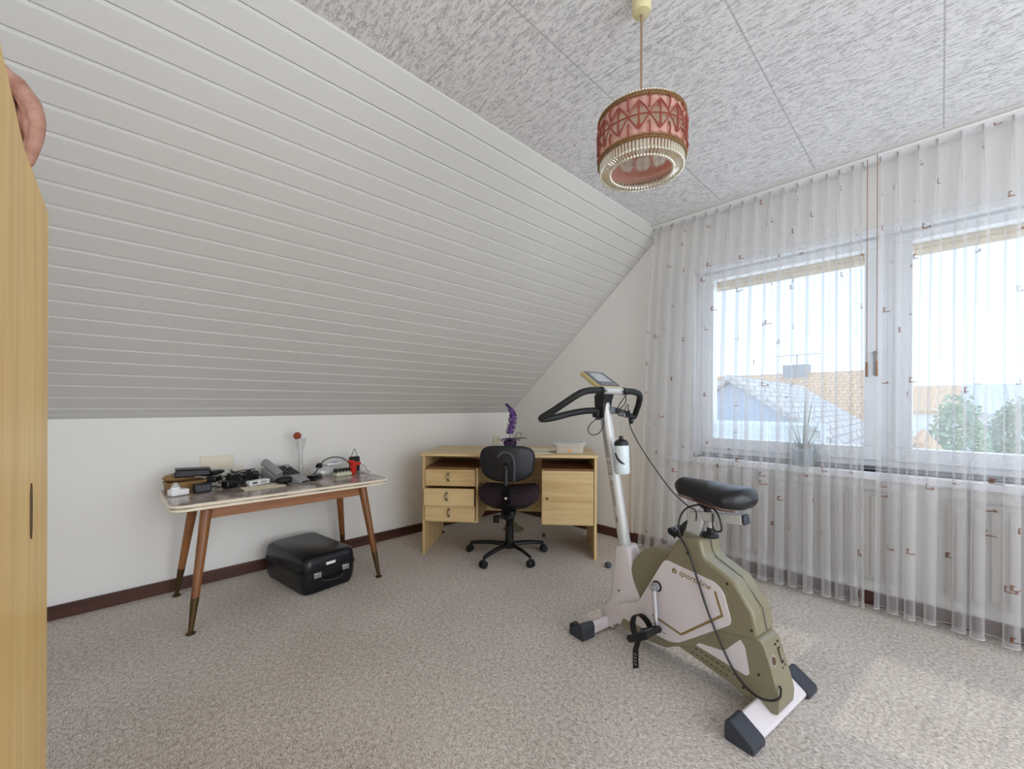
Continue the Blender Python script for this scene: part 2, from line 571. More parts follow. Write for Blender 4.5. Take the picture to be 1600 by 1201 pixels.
def tag(o, label, cat, group=None, kind=None):
    o['label'] = label
    o['category'] = cat
    if group:
        o['group'] = group
    if kind:
        o['kind'] = kind
    return o

def part(o, label):
    o['label'] = label
    return o

def struct(o, label=None):
    o['kind'] = 'structure'
    if label:
        o['label'] = label
    return o

def children(o):
    return [c for c in bpy.data.objects if c.parent is o]

def copy_tree(o, parent=None):
    c = o.copy()
    COL.objects.link(c)
    if parent is not None:
        c.parent = parent
    for ch in children(o):
        copy_tree(ch, c)
    return c

def move(o, loc, rz=0.0):
    o.location = loc
    o.rotation_euler = (0, 0, rz)
    return o

# ------------------------------------------------------------------ the room
XO0, XO1 = -1.19, 1.35      # window opening in the gable wall
ZO0, ZO1 = 0.70, 1.99
WT = 0.30                   # gable wall thickness
struct(MB().b2((-A - 0.3, YB - 0.1, -0.12), (XR + 0.1, B + WT, 0.0)).obj('floor', 'carpet', smooth=False))
struct(MB().b2((-A - 0.2, YB, 0.0), (-A, B + WT, ZK + 0.1)).obj('wall_left', 'plaster', smooth=False))
g = MB()
g.b2((-A - 0.2, B, 0), (XO0, B + WT, ZC + 0.1))
g.b2((XO1, B, 0), (XR + 0.1, B + WT, ZC + 0.1))
g.b2((XO0, B, 0), (XO1, B + WT, ZO0))
g.b2((XO0, B, ZO1), (XO1, B + WT, ZC + 0.1))
struct(g.obj('wall_gable', 'plaster', smooth=False))
# unseen right and back walls, each with an opening added for fill light
g = MB()
g.b2((XR, -0.55, 0), (XR + 0.1, B, 0.12)); g.b2((XR, -0.55, 2.26), (XR + 0.1, B, ZC + 0.1))
g.b2((XR, YB, 0), (XR + 0.1, -0.55, ZC + 0.1)); g.b2((XR, 2.55, 0.12), (XR + 0.1, B, 2.26))
struct(g.obj('wall_right', 'plaster', smooth=False))
g = MB()
g.b2((-A, YB - 0.1, 0), (-0.65, YB, ZC + 0.1)); g.b2((1.45, YB - 0.1, 0), (XR + 0.1, YB, ZC + 0.1)); g.b2((-0.65, YB - 0.1, 2.28), (1.45, YB, ZC + 0.1))
g.b2((-0.65, YB - 0.1, 0), (1.45, YB, 0.2))
struct(g.obj('wall_back', 'plaster', smooth=False))
struct(MB().b2((-XS - 0.05, YB - 0.1, ZC), (XR + 0.1, B + WT, ZC + 0.12)).obj('ceiling', 'ceiling', smooth=False))
# sloped, board-clad ceiling
sl = V((A - XS, 0, ZC - ZK))
SL = sl.length
sdir = sl.normalized()
snrm = V((sdir.z, 0, -sdir.x))       # towards the room
s0 = V((-A, 0, ZK))
g = MB()
nb = 25
pitch = SL / nb
y0, y1 = YB, B
prof = []
for i in range(nb):
    a, b = i * pitch, (i + 1) * pitch
    prof += [(a + 0.0002, -0.008), (a + 0.0012, 0.0), (b - 0.0135, 0.0), (b - 0.0115, -0.0025), (b - 0.0015, -0.0055), (b - 0.0008, -0.008)]
prof += [(SL, -0.06), (0, -0.06)]
g.prism(prof, lambda a, h, t_: s0 + sdir * a + snrm * h + V((0, t_, 0)), y0, y1)
struct(g.obj('wall_slope', 'cladding', smooth=False))
g = MB()
g.prism([(-0.01, 0.0), (0.03, 0.0), (0.03, -0.02), (-0.01, -0.02)], lambda a, h, t_: s0 + sdir * a + snrm * (h + 0.003) + V((0, t_, 0)), y0, y1)
struct(g.obj('trim_1', 'cladding', smooth=False))
# narrow batten where the cladding meets the gable
g = MB()
g.prism([(0.0, 0.004), (SL, 0.004), (SL, -0.01), (0.0, -0.01)], lambda a, h, t_: s0 + sdir * a + snrm * h + V((0, t_, 0)), B - 0.006, B)
struct(g.obj('trim_2', 'cladding', smooth=False))
# baseboards
struct(MB().b2((-A, YB, 0), (-A + 0.016, B - 0.016, 0.068)).obj('baseboard_left', 'baseboard', bevel=0.003))
struct(MB().b2((-A, B - 0.016, 0), (XR, B, 0.068)).obj('baseboard_gable', 'baseboard_x', bevel=0.003))
# vertical pipe casing beside the curtain
struct(MB().b2((-1.66, B - 0.02, 0.068), (-1.635, B, 0.72)).obj('trim_3', 'plaster', bevel=0.003))

# window: frames, sashes, glass (two lights and one more out of the picture)
def window(name, xa, xb, glass_x0, glass_x1):
    y0, y1 = 2.985, 3.055
    f = MB()
    f.b2((xa, y0, 0.72), (xb, y1, 0.76)); f.b2((xa, y0, 1.94), (xb, y1, 1.99))
    f.b2((xa, y0, 0.76), (xa + 0.035, y1, 1.94)); f.b2((xb - 0.035, y0, 0.76), (xb, y1, 1.94))
    o = struct(f.obj(name, 'white_paint', bevel=0.004))
    s = MB()
    y0 -= 0.015
    s.b2((xa + 0.03, y0, 0.755), (xb - 0.03, y1 - 0.01, 0.827)); s.b2((xa + 0.03, y0, 1.90), (xb - 0.03, y1 - 0.01, 1.945))
    s.b2((xa + 0.03, y0, 0.827), (glass_x0, y1 - 0.01, 1.90)); s.b2((glass_x1, y0, 0.827), (xb - 0.03, y1 - 0.01, 1.90))
    s.obj('sash', 'white_paint', o, bevel=0.004)
    MB().b2((glass_x0 - 0.01, 3.02, 0.82), (glass_x1 + 0.01, 3.026, 1.91)).obj('pane', 'glass', o)
    return o
w1 = window('window_1', XO0, -0.20, -1.084, -0.293)
h = MB().cyl((-0.245, 2.972, 1.33), (-0.245, 2.945, 1.33), 0.012).tube([(-0.245, 2.94, 1.335), (-0.245, 2.935, 1.21)], 0.009, 8)
h.obj('window_handle', 'grey', w1)
window('window_2', -0.20, 0.72, -0.102, 0.62)
window('window_3', 0.72, XO1, 0.82, 1.25)
# roller shutter let down a little, outside the glass
g = MB()
for i in range(4):
    z = 1.985 - i * 0.036
    g.prism([(0, -0.018), (0.010, -0.012), (0.012, 0.0), (0.010, 0.012), (0, 0.018), (-0.004, 0.0)], lambda a, b, t_: (t_, 3.075 - a, z - 0.018 + b), XO0, XO1)
tag(g.obj('roller_shutter', 'shutter'), 'cream slatted roller shutter let down a little way outside the windows', 'roller shutter')
struct(MB().b2((XO0 + 0.004, B + 0.001, 1.955), (XO1 - 0.004, 2.985, 1.989)).obj('trim_4', 'white_paint'))
# sill
struct(MB().b2((-1.36, 2.852, 0.662), (1.5, 3.0, 0.70)).obj('trim_5', 'white_paint', bevel=0.004))
# exterior sill
struct(MB().b2((XO0, 3.05, 0.68), (XO1, 3.3, 0.715)).obj('trim_6', 'grey', bevel=0.003))

# radiators below the sill
rad = empty('radiator', (-1.05, 2.80, 0))
tag(rad, 'white ribbed radiator under the left window, behind the left curtain', 'radiator')
def radiator(root, length):
    n = int(length / 0.055)
    g = MB()
    for i in range(n):
        x = 0.03 + i * 0.055
        g.b2((x, 0.0, 0.16), (x + 0.030, 0.012, 0.58))
    g.obj('ribs', M['radiator'], root, bevel=0.004)
    MB().b2((0, 0.012, 0.14), (length, 0.035, 0.60)).obj('back_panel', M['radiator'], root, bevel=0.006)
    for xb in (0.1, length - 0.13):
        MB().b2((xb, 0.035, 0.4), (xb + 0.03, 0.049, 0.43)).obj('wall_bracket', 'grey', root)
radiator(rad, 0.85)
rad.location = (-1.0, 2.862, 0)
rad2 = empty('radiator', (0.02, 2.862, 0))
tag(rad2, 'white ribbed radiator under the right window, behind the right curtain', 'radiator')
radiator(rad2, 0.95)

# curtain rail and the two sheer curtains
rail = MB()
rail.b2((-1.47, 2.760, ZC - 0.016), (1.9, 2.84, ZC))
rl = tag(rail.obj('curtain_rail', 'white_plastic', bevel=0.004), 'white ceiling-mounted curtain rail running above both windows', 'curtain rail')
MB().b2((-1.47, 2.735, ZC - 0.012), (1.9, 2.757, ZC)).obj('cover_strip', 'cladding', rl)

def curtain(name, tops, x_bot0, x_bot1, label, amp=0.034):
    """tops: x of every pinch pleat at the rail"""
    xs = tops
    n = len(xs)
    def xt(s):     # s in 0..n-1
        i = min(int(s), n - 2)
        return xs[i] + (xs[i + 1] - xs[i]) * (s - i)
    rnd = random.Random(len(xs) * 13)
    jit = [rnd.uniform(-0.18, 0.18) for _ in range(n + 2)]
    ja = [rnd.uniform(0.7, 1.25) for _ in range(n + 2)]
    NU = (n - 1) * 28
    Z0, Z1 = 0.028, ZC - 0.018
    y_line = 2.795
    def fn(u, v):
        s = u * (n - 1)
        zz = Z1 + (Z0 - Z1) * (v ** 1.0)
        z_dn = v
        i = int(round(s))
        jj = jit[i]
        ph = 2 * PI * s
        c = math.cos(ph)               # 1 at the pleats
        grow = min(1.0, z_dn / 0.22)
        grow = grow * grow * (3 - 2 * grow)
        pin = max(0.0, 1 - z_dn / 0.30) ** 1.6       # pinched bunch opening downwards
        ds = s - round(s)
        a = amp * ja[i] * (0.25 + 0.75 * grow) * (0.8 + 0.4 * z_dn)
        y = y_line - a * c
        sp_ = (xs[min(i + 1, n - 1)] - xs[max(i - 1, 0)]) / max(1, min(i + 1, n - 1) - max(i - 1, 0))
        x = xt(s) - sp_ * (0.10 + 0.82 * pin) * math.sin(2 * PI * s) / (2 * PI)
        x += sp_ * 0.21 * grow * (0.8 + 0.5 * jj) * math.sin(4 * PI * s)
        win = math.exp(-(ds / 0.13) ** 2)
        x += sp_ * 0.035 * win * pin * math.sin(14 * PI * s)
        y += 0.006 * win * pin * math.cos(14 * PI * s)
        x += jj * sp_ * grow * (0.5 - 0.5 * math.cos(PI * z_dn)) * 0.8
        # flare of the whole curtain towards the hem
        x_lin0 = xs[0] + (x_bot0 - xs[0]) * z_dn ** 0.8
        x_lin1 = xs[-1] + (x_bot1 - xs[-1]) * z_dn
        x = x_lin0 + (x - xs[0]) / (xs[-1] - xs[0]) * (x_lin1 - x_lin0)
        y += 0.012 * z_dn * math.sin(s * 1.7 + 1) + 0.004 * math.sin(zz * 3 + s)
        z = zz + (0.004 * math.cos(ph) if v > 0.99 else 0)
        return (x, y, z)
    g = MB()
    total = abs(xs[-1] - xs[0]) * 1.9
    g.grid(fn, NU, 44, uv=lambda a, b: (a * total + xs[0], b * 2.3))
    o = g.obj(name, 'curtain', fix=False, sharp=180)
    tag(o, label, 'curtain')
    # hem tape
    h = MB()
    h.tube([V(fn(i / NU, 1.0)) for i in range(0, NU + 1, 2)], 0.0022, 5)
    h.obj('hem', M['hem'], o)
    for x in xs:
        MB().b2((x - 0.003, y_line - 0.006, Z1 - 0.02), (x + 0.003, y_line + 0.002, Z1 + 0.001)).obj('hook', 'grey', o)
    return o
tl = [-1.42, -1.37, -1.289, -1.211, -1.137, -1.065, -0.996, -0.919, -0.847, -0.778, -0.701, -0.634, -0.566, -0.499, -0.432, -0.379, -0.322, -0.282]
curtain('curtain', tl, -1.53, -0.262, 'left sheer curtain with small brown squares, from the slope to the gap between windows')
tr_ = [-0.215, -0.15, -0.076, -0.013, 0.063, 0.13, 0.216, 0.29, 0.37, 0.45, 0.53, 0.61, 0.69, 0.77, 0.85, 0.93, 1.01, 1.09, 1.17, 1.25, 1.33, 1.41, 1.49, 1.57]
curtain('curtain', tr_, -0.235, 1.6, 'right sheer curtain with small brown squares, running out of the right edge', 0.042)
def pull(x, ztop, zend, y, label):
    g = MB().cyl((x, y, ztop), (x, y, zend + 0.07), 0.0018, n=8)
    o = tag(g.obj('curtain_wand', 'cord_brown'), label, 'curtain pull')
    MB().cyl((x, y, zend + 0.075), (x, y, zend), 0.005, 0.006, n=10).obj('weight', 'cord_brown', o)
pull(-0.222, ZC - 0.02, 1.195, 2.742, 'thin brown pull cord hanging at the left edge of the right curtain')
pull(-0.262, ZC - 0.02, 1.195, 2.765, 'thin brown pull cord hanging at the right edge of the left curtain')

# ------------------------------------------------------------------ pendant lamp
lamp = empty('pendant_lamp', (-0.648, 1.184, 0))
tag(lamp, 'round pendant lamp with pink shade, brown wicker bands and a ring of glass rods', 'lamp')
MB().lathe([(0.0, ZC), (0.029, ZC), (0.029, ZC - 0.05), (0.026, ZC - 0.058), (0.006, ZC - 0.062), (0.0, ZC - 0.062)]).obj('ceiling_canopy', 'canopy', lamp)
MB().cyl((0, 0, ZC - 0.062), (0, 0, 1.93), 0.0035, n=8).obj('cord', 'cord_brown', lamp)
RS, Z0S, Z1S = 0.128, 1.797, 1.926
def ringpt(a, r, z): return V((math.cos(a) * r, math.sin(a) * r, z))
# pink cloth of the shade, pierced by the star openings
sh = MB()
NS = 14
sh_n, sh_m = NS * 12, 20
vs = [[sh.bm.verts.new(ringpt(2 * PI * i / sh_n, RS - 0.006, Z0S + (Z1S - Z0S) * j / sh_m)) for j in range(sh_m + 1)] for i in range(sh_n)]
for i in range(sh_n):
    for j in range(sh_m):
        uu = ((i + 0.5) % 12) / 12 - 0.5
        vv = (j + 0.5) / sh_m - 0.5
        inside = (uu * 2.3) ** 2 + (vv * 4.6) ** 2 < 1.0
        fc = sh.bm.faces.new((vs[i][j], vs[(i + 1) % sh_n][j], vs[(i + 1) % sh_n][j + 1], vs[i][j + 1]))
        fc.material_index = 1 if inside else 0
shade = sh.obj('shade', 'pink_shade', lamp, fix=False, sharp=180)
shade.data.materials.append(M['star_cloth'])
# woven cloth ribbons bulging between the wicker posts
rb = MB()
for zz in (Z0S + 0.034, Z1S - 0.034):
    def fr(u, v, zz=zz):
        a = 2 * PI * u
        bulge = abs(math.sin(a * NS))
        return ringpt(a, RS + 0.004 * bulge - 0.003, zz + (v - 0.5) * 0.026 + (0.010 * bulge if zz > 1.86 else -0.010 * bulge) * 0.8)
    rb.grid(fr, NS * 12, 3)
rb.obj('cloth_ribbon', 'pink_shade', shade, fix=False, sharp=180)
# wicker: braided hoops top and bottom, posts and stars
for zz in (Z1S - 0.004, Z0S + 0.004):
    g = MB()
    for ph in (0, PI):
        for dz in (-0.0035, 0.0035):
            g.tube([ringpt(2 * PI * i / 360, RS + 0.001 + 0.0018 * math.cos(44 * 2 * PI * i / 360 + ph), zz + dz + 0.002 * math.sin(44 * 2 * PI * i / 360 + ph)) for i in range(360)], 0.0017, 6, closed=True)
    g.obj('wicker_hoop', 'wicker_gold', lamp)
g = MB()
mid = (Z0S + Z1S) / 2
for i in range(NS):
    a = 2 * PI * (i + 0.5) / NS
    da = PI / NS
    for o in (-0.016, 0.016):
        g.tube([ringpt(a + o, RS + 0.003, mid - 0.038), ringpt(a + o * 0.2, RS + 0.005, mid), ringpt(a + o, RS + 0.003, mid + 0.038)], 0.0022, 5, smooth=3)
    for s in (-1, 1):
        g.tube([ringpt(a, RS + 0.003, mid + s * 0.040), ringpt(a + da * 0.5, RS + 0.005, mid + s * 0.022), ringpt(a + da, RS + 0.004, mid)], 0.0022, 5, smooth=4)
        g.tube([ringpt(a, RS + 0.003, mid + s * 0.040), ringpt(a - da * 0.5, RS + 0.005, mid + s * 0.022), ringpt(a - da, RS + 0.004, mid)], 0.0022, 5, smooth=4)
    for b in (a + da,):
        g.tube([ringpt(b, RS + 0.002, Z0S + 0.006), ringpt(b, RS + 0.006, Z0S + 0.03), ringpt(b, RS, Z0S + 0.046)], 0.0026, 5)
        g.tube([ringpt(b, RS + 0.002, Z1S - 0.006), ringpt(b, RS + 0.006, Z1S - 0.03), ringpt(b, RS, Z1S - 0.046)], 0.0026, 5)
    g.tube([ringpt(a, RS + 0.002, mid - 0.036), ringpt(a, RS + 0.003, mid + 0.036)], 0.002, 5)
g.tube([ringpt(2 * PI * i / 140, RS + 0.004, mid) for i in range(140)], 0.0022, 5, closed=True)
g.obj('wicker_stars', 'wicker', lamp)
# glass rod fringe: outer ring steps down to an inner ring, pink diffuser inside
g = MB()
NR = 76
for i in range(NR):
    a = 2 * PI * i / NR
    g.cyl(ringpt(a, RS - 0.004, Z0S + 0.004), ringpt(a, RS - 0.006, Z0S - 0.024), 0.0032, n=6)
    g.ball(ringpt(a, RS - 0.006, Z0S - 0.026), 0.0042, 6, 4)
o = g.obj('glass_fringe', 'crystal', lamp)
g = MB()
NR = 64
for i in range(NR):
    a = 2 * PI * i / NR
    g.cyl(ringpt(a, RS - 0.008, Z0S - 0.020), ringpt(a, RS - 0.034, Z0S - 0.026), 0.0034, n=6)
    g.ball(ringpt(a, RS - 0.034, Z0S - 0.029), 0.005, 6, 4)
o = g.obj('glass_fringe', 'crystal', lamp)
MB().lathe([(0.0, Z1S - 0.006), (RS - 0.007, Z1S - 0.006), (RS - 0.007, Z1S - 0.008), (0.0, Z1S - 0.008)], n=40).obj('top_disc', M['diffuser'], lamp)
g = MB()
for i in range(84):
    a = 2 * PI * i / 84
    g.cyl(ringpt(a, RS - 0.008, Z1S + 0.001), ringpt(a, RS - 0.012, Z1S + 0.012), 0.0034, n=6)
    g.ball(ringpt(a, RS - 0.012, Z1S + 0.013), 0.0045, 6, 4)
g.obj('glass_fringe', 'crystal', lamp)
g = MB()
for a in (0, 2 * PI / 3, 4 * PI / 3):
    g.cyl((0, 0, Z1S - 0.002), ringpt(a, RS - 0.006, Z1S - 0.002), 0.0018, n=6)
g.cyl((0, 0, 1.86), (0, 0, 1.93), 0.016)
g.obj('spider', 'brass', lamp)
MB().ball((0, 0, 1.852), (0.022, 0.022, 0.026)).obj('bulb', 'white_plastic', lamp)

# ------------------------------------------------------------------ wooden cupboard at the left edge and the hand on it
cup = empty('cupboard', (-0.86, -0.1, 0))
tag(cup, 'tall pale wooden cupboard at the left edge with plain doors and a dark recessed pull', 'cupboard')
def lcup(x, y, z): return (x + 0.86, y + 0.1, z)
ZT = 1.477
def slab(pa, pb, th, z0, z1):
    """vertical panel from pa to pb (plan), thickness th towards -y"""
    a, b = V((pa[0], pa[1], 0)), V((pb[0], pb[1], 0))
    d_ = (b - a).normalized(); n_ = V((d_.y, -d_.x, 0))
    if n_.y > 0: n_ = -n_
    g = MB()
    g.prism([(0, z0), ((b - a).length, z0), ((b - a).length, z1), (0, z1)], lambda s, z, t_: V(lcup(*(a + d_ * s + n_ * t_))) + V((0, 0, z)), 0, th)
    return g
slab((-0.30, -0.0775), (-1.073, -0.0985), 0.020, 0.02, ZT).obj('door', 'door_wood', cup, bevel=0.0015)
dr = slab((-0.95, -0.1005), (-1.402, -0.0930), 0.020, 0.02, ZT).obj('door', 'door_wood', cup, bevel=0.0015)
g = MB()
px_, pz_ = -1.1578, 0.862
g.prism([(math.cos(a) * 0.0125, math.sin(a) * 0.034 + (0.017 if math.sin(a) > 0 else -0.017)) for a in [2 * PI * i / 24 for i in range(24)]],
        lambda a, b, t_: lcup(px_ + a, -0.0968 - t_, pz_ - 0.01 + b), -0.0012, 0.004)
g.obj('recessed_pull', M['pull_dark'] if 'pull_dark' in M else 'brass', dr)
g = MB()
g.b2(lcup(-1.40, -0.47, 0.0), lcup(-0.30, -0.45, ZT))
g.b2(lcup(-1.40, -0.45, 0.0), lcup(-1.382, -0.124, ZT)); g.b2(lcup(-0.318, -0.45, 0.0), lcup(-0.30, -0.124, ZT))
g.b2(lcup(-1.382, -0.45, 0.03), lcup(-0.318, -0.124, 0.05)); g.b2(lcup(-1.382, -0.45, ZT - 0.02), lcup(-0.318, -0.124, ZT))
g.obj('carcass', 'door_wood', cup, bevel=0.001)

# hand of a person, laid on the top edge of the cupboard: one skinned surface
def skin_chain(bm, layer, pts, start=None):
    prev = start
    out = []
    for p, r in pts:
        v = bm.verts.new(V(p))
        v[layer].radius = (r, r)
        if prev is not None:
            bm.edges.new((prev, v))
        prev = v
        out.append(v)
    return out
hb = bmesh.new()
sk = hb.verts.layers.skin.verify()
# view frame helpers (the hand hangs in front of the line of sight, leaning on the edge)
def hp(x, y, z): return V((x, y, z))
root = skin_chain(hb, sk, [((-1.30, -0.62, 1.62), 0.046), ((-1.31, -0.46, 1.70), 0.040), ((-1.315, -0.32, 1.745), 0.034), ((-1.312, -0.225, 1.745), 0.027), ((-1.305, -0.175, 1.728), 0.026), ((-1.285, -0.150, 1.700), 0.027)])
palm = root[-1]
root[0][sk].use_root = True
# metacarpal, knuckle, middle joint, end joint, tip of each finger; fingers lie side by side along the edge
base = [V((-1.252, -0.126, 1.668)), V((-1.214, -0.102, 1.622)), V((-1.190, -0.093, 1.580)), V((-1.184, -0.094, 1.545)), V((-1.180, -0.100, 1.512)), V((-1.180, -0.106, 1.490))]
rad0 = [0.017, 0.0150, 0.0128, 0.0108, 0.0098, 0.0078]
for fi in range(4):
    off = V((-0.0215 * fi, -0.006 * fi, (0.000, 0.004, 0.001, -0.006)[fi]))
    spread = V((0.004, -0.004, 0.006)) * fi
    k_ = (1.0, 1.04, 0.98, 0.84)[fi]
    nodes = []
    for j, (q, rr_) in enumerate(zip(base, rad0)):
        f_ = (0.55, 1, 1, 1, 1, 1)[j]
        qq = q + off * f_ + (spread if j == 2 else V())
        if j == 5: qq.z = 1.4855
        nodes.append((qq, rr_ * k_))
    skin_chain(hb, sk, nodes, palm)
skin_chain(hb, sk, [((-1.262, -0.150, 1.660), 0.018), ((-1.232, -0.136, 1.612), 0.0145), ((-1.214, -0.130, 1.560), 0.0125), ((-1.200, -0.134, 1.515), 0.0108), ((-1.196, -0.136, 1.489), 0.0085)], palm)
me = bpy.data.meshes.new('person')
hb.to_mesh(me); hb.free()
me.materials.append(M['skin'])
person = bpy.data.objects.new('person', me)
COL.objects.link(person)
md = person.modifiers.new('skin', 'SKIN'); md.use_smooth_shade = True; md.branch_smoothing = 0.6
md = person.modifiers.new('sub', 'SUBSURF'); md.levels = 2; md.render_levels = 2
tag(person, 'hand of a person resting over the top edge of the wooden cupboard', 'person')
g = MB().tube([(-1.25, -0.90, 1.44), (-1.28, -0.74, 1.54), (-1.30, -0.62, 1.62), (-1.308, -0.50, 1.68)], lambda t_: 0.075 - 0.02 * t_, 14, smooth=4)
g.obj('sleeve', 'sleeve', person)

# ------------------------------------------------------------------ old table with tapered legs
TX, TY, TZ = -2.64, 0.736, 0.59
table = empty('side_table', (TX, TY, 0))
tag(table, 'mid-century table with grey laminate top, cream edge and splayed walnut legs', 'table')
def rrect(w, d, r, n=8):
    pts = []
    for cx, cy_, a0 in ((w / 2 - r, d / 2 - r, 0), (-w / 2 + r, d / 2 - r, PI / 2), (-w / 2 + r, -d / 2 + r, PI), (w / 2 - r, -d / 2 + r, 1.5 * PI)):
        for i in range(n + 1):
            a = a0 + PI / 2 * i / n
            pts.append((cx + math.cos(a) * r, cy_ + math.sin(a) * r))
    return pts
XYZ = lambda a, b, t_: (a, b, t_)
top = MB().prism(rrect(0.515, 1.055, 0.06), XYZ, TZ - 0.03, TZ - 0.0008).obj('tabletop', 'marble', table, bevel=0.002)
g = MB()
g.prism(rrect(0.530, 1.070, 0.067), XYZ, TZ - 0.015, TZ - 0.003)
g.prism(rrect(0.522, 1.062, 0.063), XYZ, TZ - 0.034, TZ - 0.022)
g.obj('edging', 'cream_edge', top, bevel=0.004, seg=3)
g = MB()
g.b2((0.165, -0.375, TZ - 0.095), (0.185, 0.375, TZ - 0.033)); g.b2((-0.185, -0.375, TZ - 0.095), (-0.165, 0.375, TZ - 0.033))
g.b2((-0.165, -0.375, TZ - 0.095), (0.165, -0.355, TZ - 0.033)); g.b2((-0.165, 0.355, TZ - 0.095), (0.165, 0.375, TZ - 0.033))
g.obj('apron', 'walnut_y', table, bevel=0.002)
for sx in (1, -1):
    for sy in (-1, 1):
        t0 = V((sx * 0.178, sy * 0.385, TZ - 0.034)); t1 = V((sx * 0.262, sy * 0.456, 0.008))
        k0 = t0.lerp(t1, 0.74)
        lg = MB().cyl(t0, k0, 0.0245, 0.0165, 20).obj('leg', 'walnut', table)
        MB().cyl(k0 - (t1 - t0) * 0.002, t1, 0.0172, 0.0095, 18).obj('ferrule', 'brass', lg)
        MB().lathe([(0, 0.0), (0.019, 0.0), (0.020, 0.004), (0.010, 0.011), (0, 0.012)], (t1.x, t1.y, 0), 18).obj('foot_glide', 'brass', lg)

def on_table(name, x, y, rz=0.0):
    return empty(name, (x, y, TZ), rz)

# basket
b = empty('wicker_basket', (-2.80, 0.305, TZ), 0.1)
tag(b, 'flat woven wicker basket at the left end of the table', 'basket')
g = MB()
g.prism(rrect(0.12, 0.15, 0.03), XYZ, 0.0005, 0.006)
o_, i_ = rrect(0.13, 0.16, 0.03), rrect(0.118, 0.148, 0.026)
n_ = len(o_)
for z0_, z1_ in ((0.0005, 0.045),):
    a = [g.bm.verts.new((p[0], p[1], z0_)) for p in o_]; bb_ = [g.bm.verts.new((p[0] * 1.06, p[1] * 1.06, z1_)) for p in o_]
    c = [g.bm.verts.new((p[0] * 1.06, p[1] * 1.06, z1_)) for p in i_]; d_ = [g.bm.verts.new((p[0], p[1], z0_ + 0.004)) for p in i_]
    for i in range(n_):
        j = (i + 1) % n_
        for q, r in ((a, bb_), (bb_, c), (c, d_)):
            g.bm.faces.new((q[i], q[j], r[j], r[i]))
g.obj('bowl', 'basket', b)
MB().tube([(p[0] * 1.06, p[1] * 1.06, 0.045) for p in rrect(0.124, 0.154, 0.028)], 0.006, 8, closed=True).obj('rim', 'basket', b)
# straw purse inside, dark wallet on top
g = MB().ball((0, 0, 0), (0.055, 0.075, 0.02), 18, 8)
o = g.obj('pouch', 'basket'); o.location = (-2.835, 0.285, TZ + 0.067); o.rotation_euler = (0.05, 0.1, 0.2)
tag(o, 'rounded straw pouch lying on the wicker basket, under the black wallet', 'pouch')
w = empty('wallet', (-2.785, 0.335, TZ + 0.072), 1.5)
tag(w, 'black leather glasses case with a folded flap on top of the basket', 'case')
MB().prism([(-0.075, 0), (0.075, 0), (0.078, 0.012), (0.070, 0.034), (-0.070, 0.040), (-0.078, 0.014)], lambda a, b_, t_: (a, t_, b_), -0.035, 0.035).obj('body', 'black', w, bevel=0.006)
MB().prism([(-0.074, 0.041), (0.074, 0.035), (0.079, 0.014), (0.081, 0.014), (0.075, 0.038), (-0.075, 0.044)], lambda a, b_, t_: (a, t_, b_), -0.038, 0.038).obj('flap', 'black', w)
# white plug-in night light with dome
p = on_table('night_light', -2.655, 0.262, 0.25)
tag(p, 'white plug-in lamp with a clear dome at the front left corner of the table', 'plug')
MB().box((0, 0, 0.016), (0.055, 0.075, 0.03)).obj('housing', 'white_plastic', p, bevel=0.005)
MB().cyl((0, -0.012, 0.031), (0, -0.012, 0.044), 0.022, 0.018).obj('collar', 'white_plastic', p, bevel=0.002)
MB().ball((0, -0.012, 0.046), (0.016, 0.016, 0.020)).obj('dome', 'clear_box', p)
# black power bricks with leads
def brick(x, y, rz, s, label, z=TZ, mat='black_gloss'):
    o = empty('power_adapter', (x, y, z), rz)
    tag(o, label, 'power adapter', 'power adapters on the old table')
    MB().box((0, 0, s[2] / 2 + 0.0005), s).obj('housing', mat, o, bevel=0.006)
    MB().tube([(0, s[1] / 2, s[2] / 2), (0.004, s[1] / 2 + 0.02, s[2] / 2), (0.01, s[1] / 2 + 0.04, 0.012)], 0.004, 8).obj('strain_relief', 'black', o)
    return o
brick(-2.665, 0.36, 0.1, (0.045, 0.075, 0.045), 'square black power adapter beside the white plug-in lamp')
brick(-2.70, 0.485, 0.5, (0.05, 0.06, 0.04), 'black power adapter under the tangle of cables')
brick(-2.80, 0.43, 1.1, (0.05, 0.09, 0.032), 'glossy black power adapter behind the square one, leaning on the basket', TZ + 0.028)
# sunglasses-like dark cases stacked beside the wallet
o = MB().ball((0, 0, 0), (0.03, 0.068, 0.014), 18, 8).obj('glasses_case', 'black_gloss')
o.location = (-2.785, 0.42, TZ + 0.078); o.rotation_euler = (0.15, 0.2, -0.7)
tag(o, 'rounded shiny black case leaning up right of the wallet', 'case')
brick(-2.84, 0.53, 0.4, (0.045, 0.07, 0.05), 'upright black power adapter at the back between wall socket and cables')
brick(-2.872, 0.620, 0.0, (0.05, 0.08, 0.055), 'black power adapter at the back, just left of the telephone')
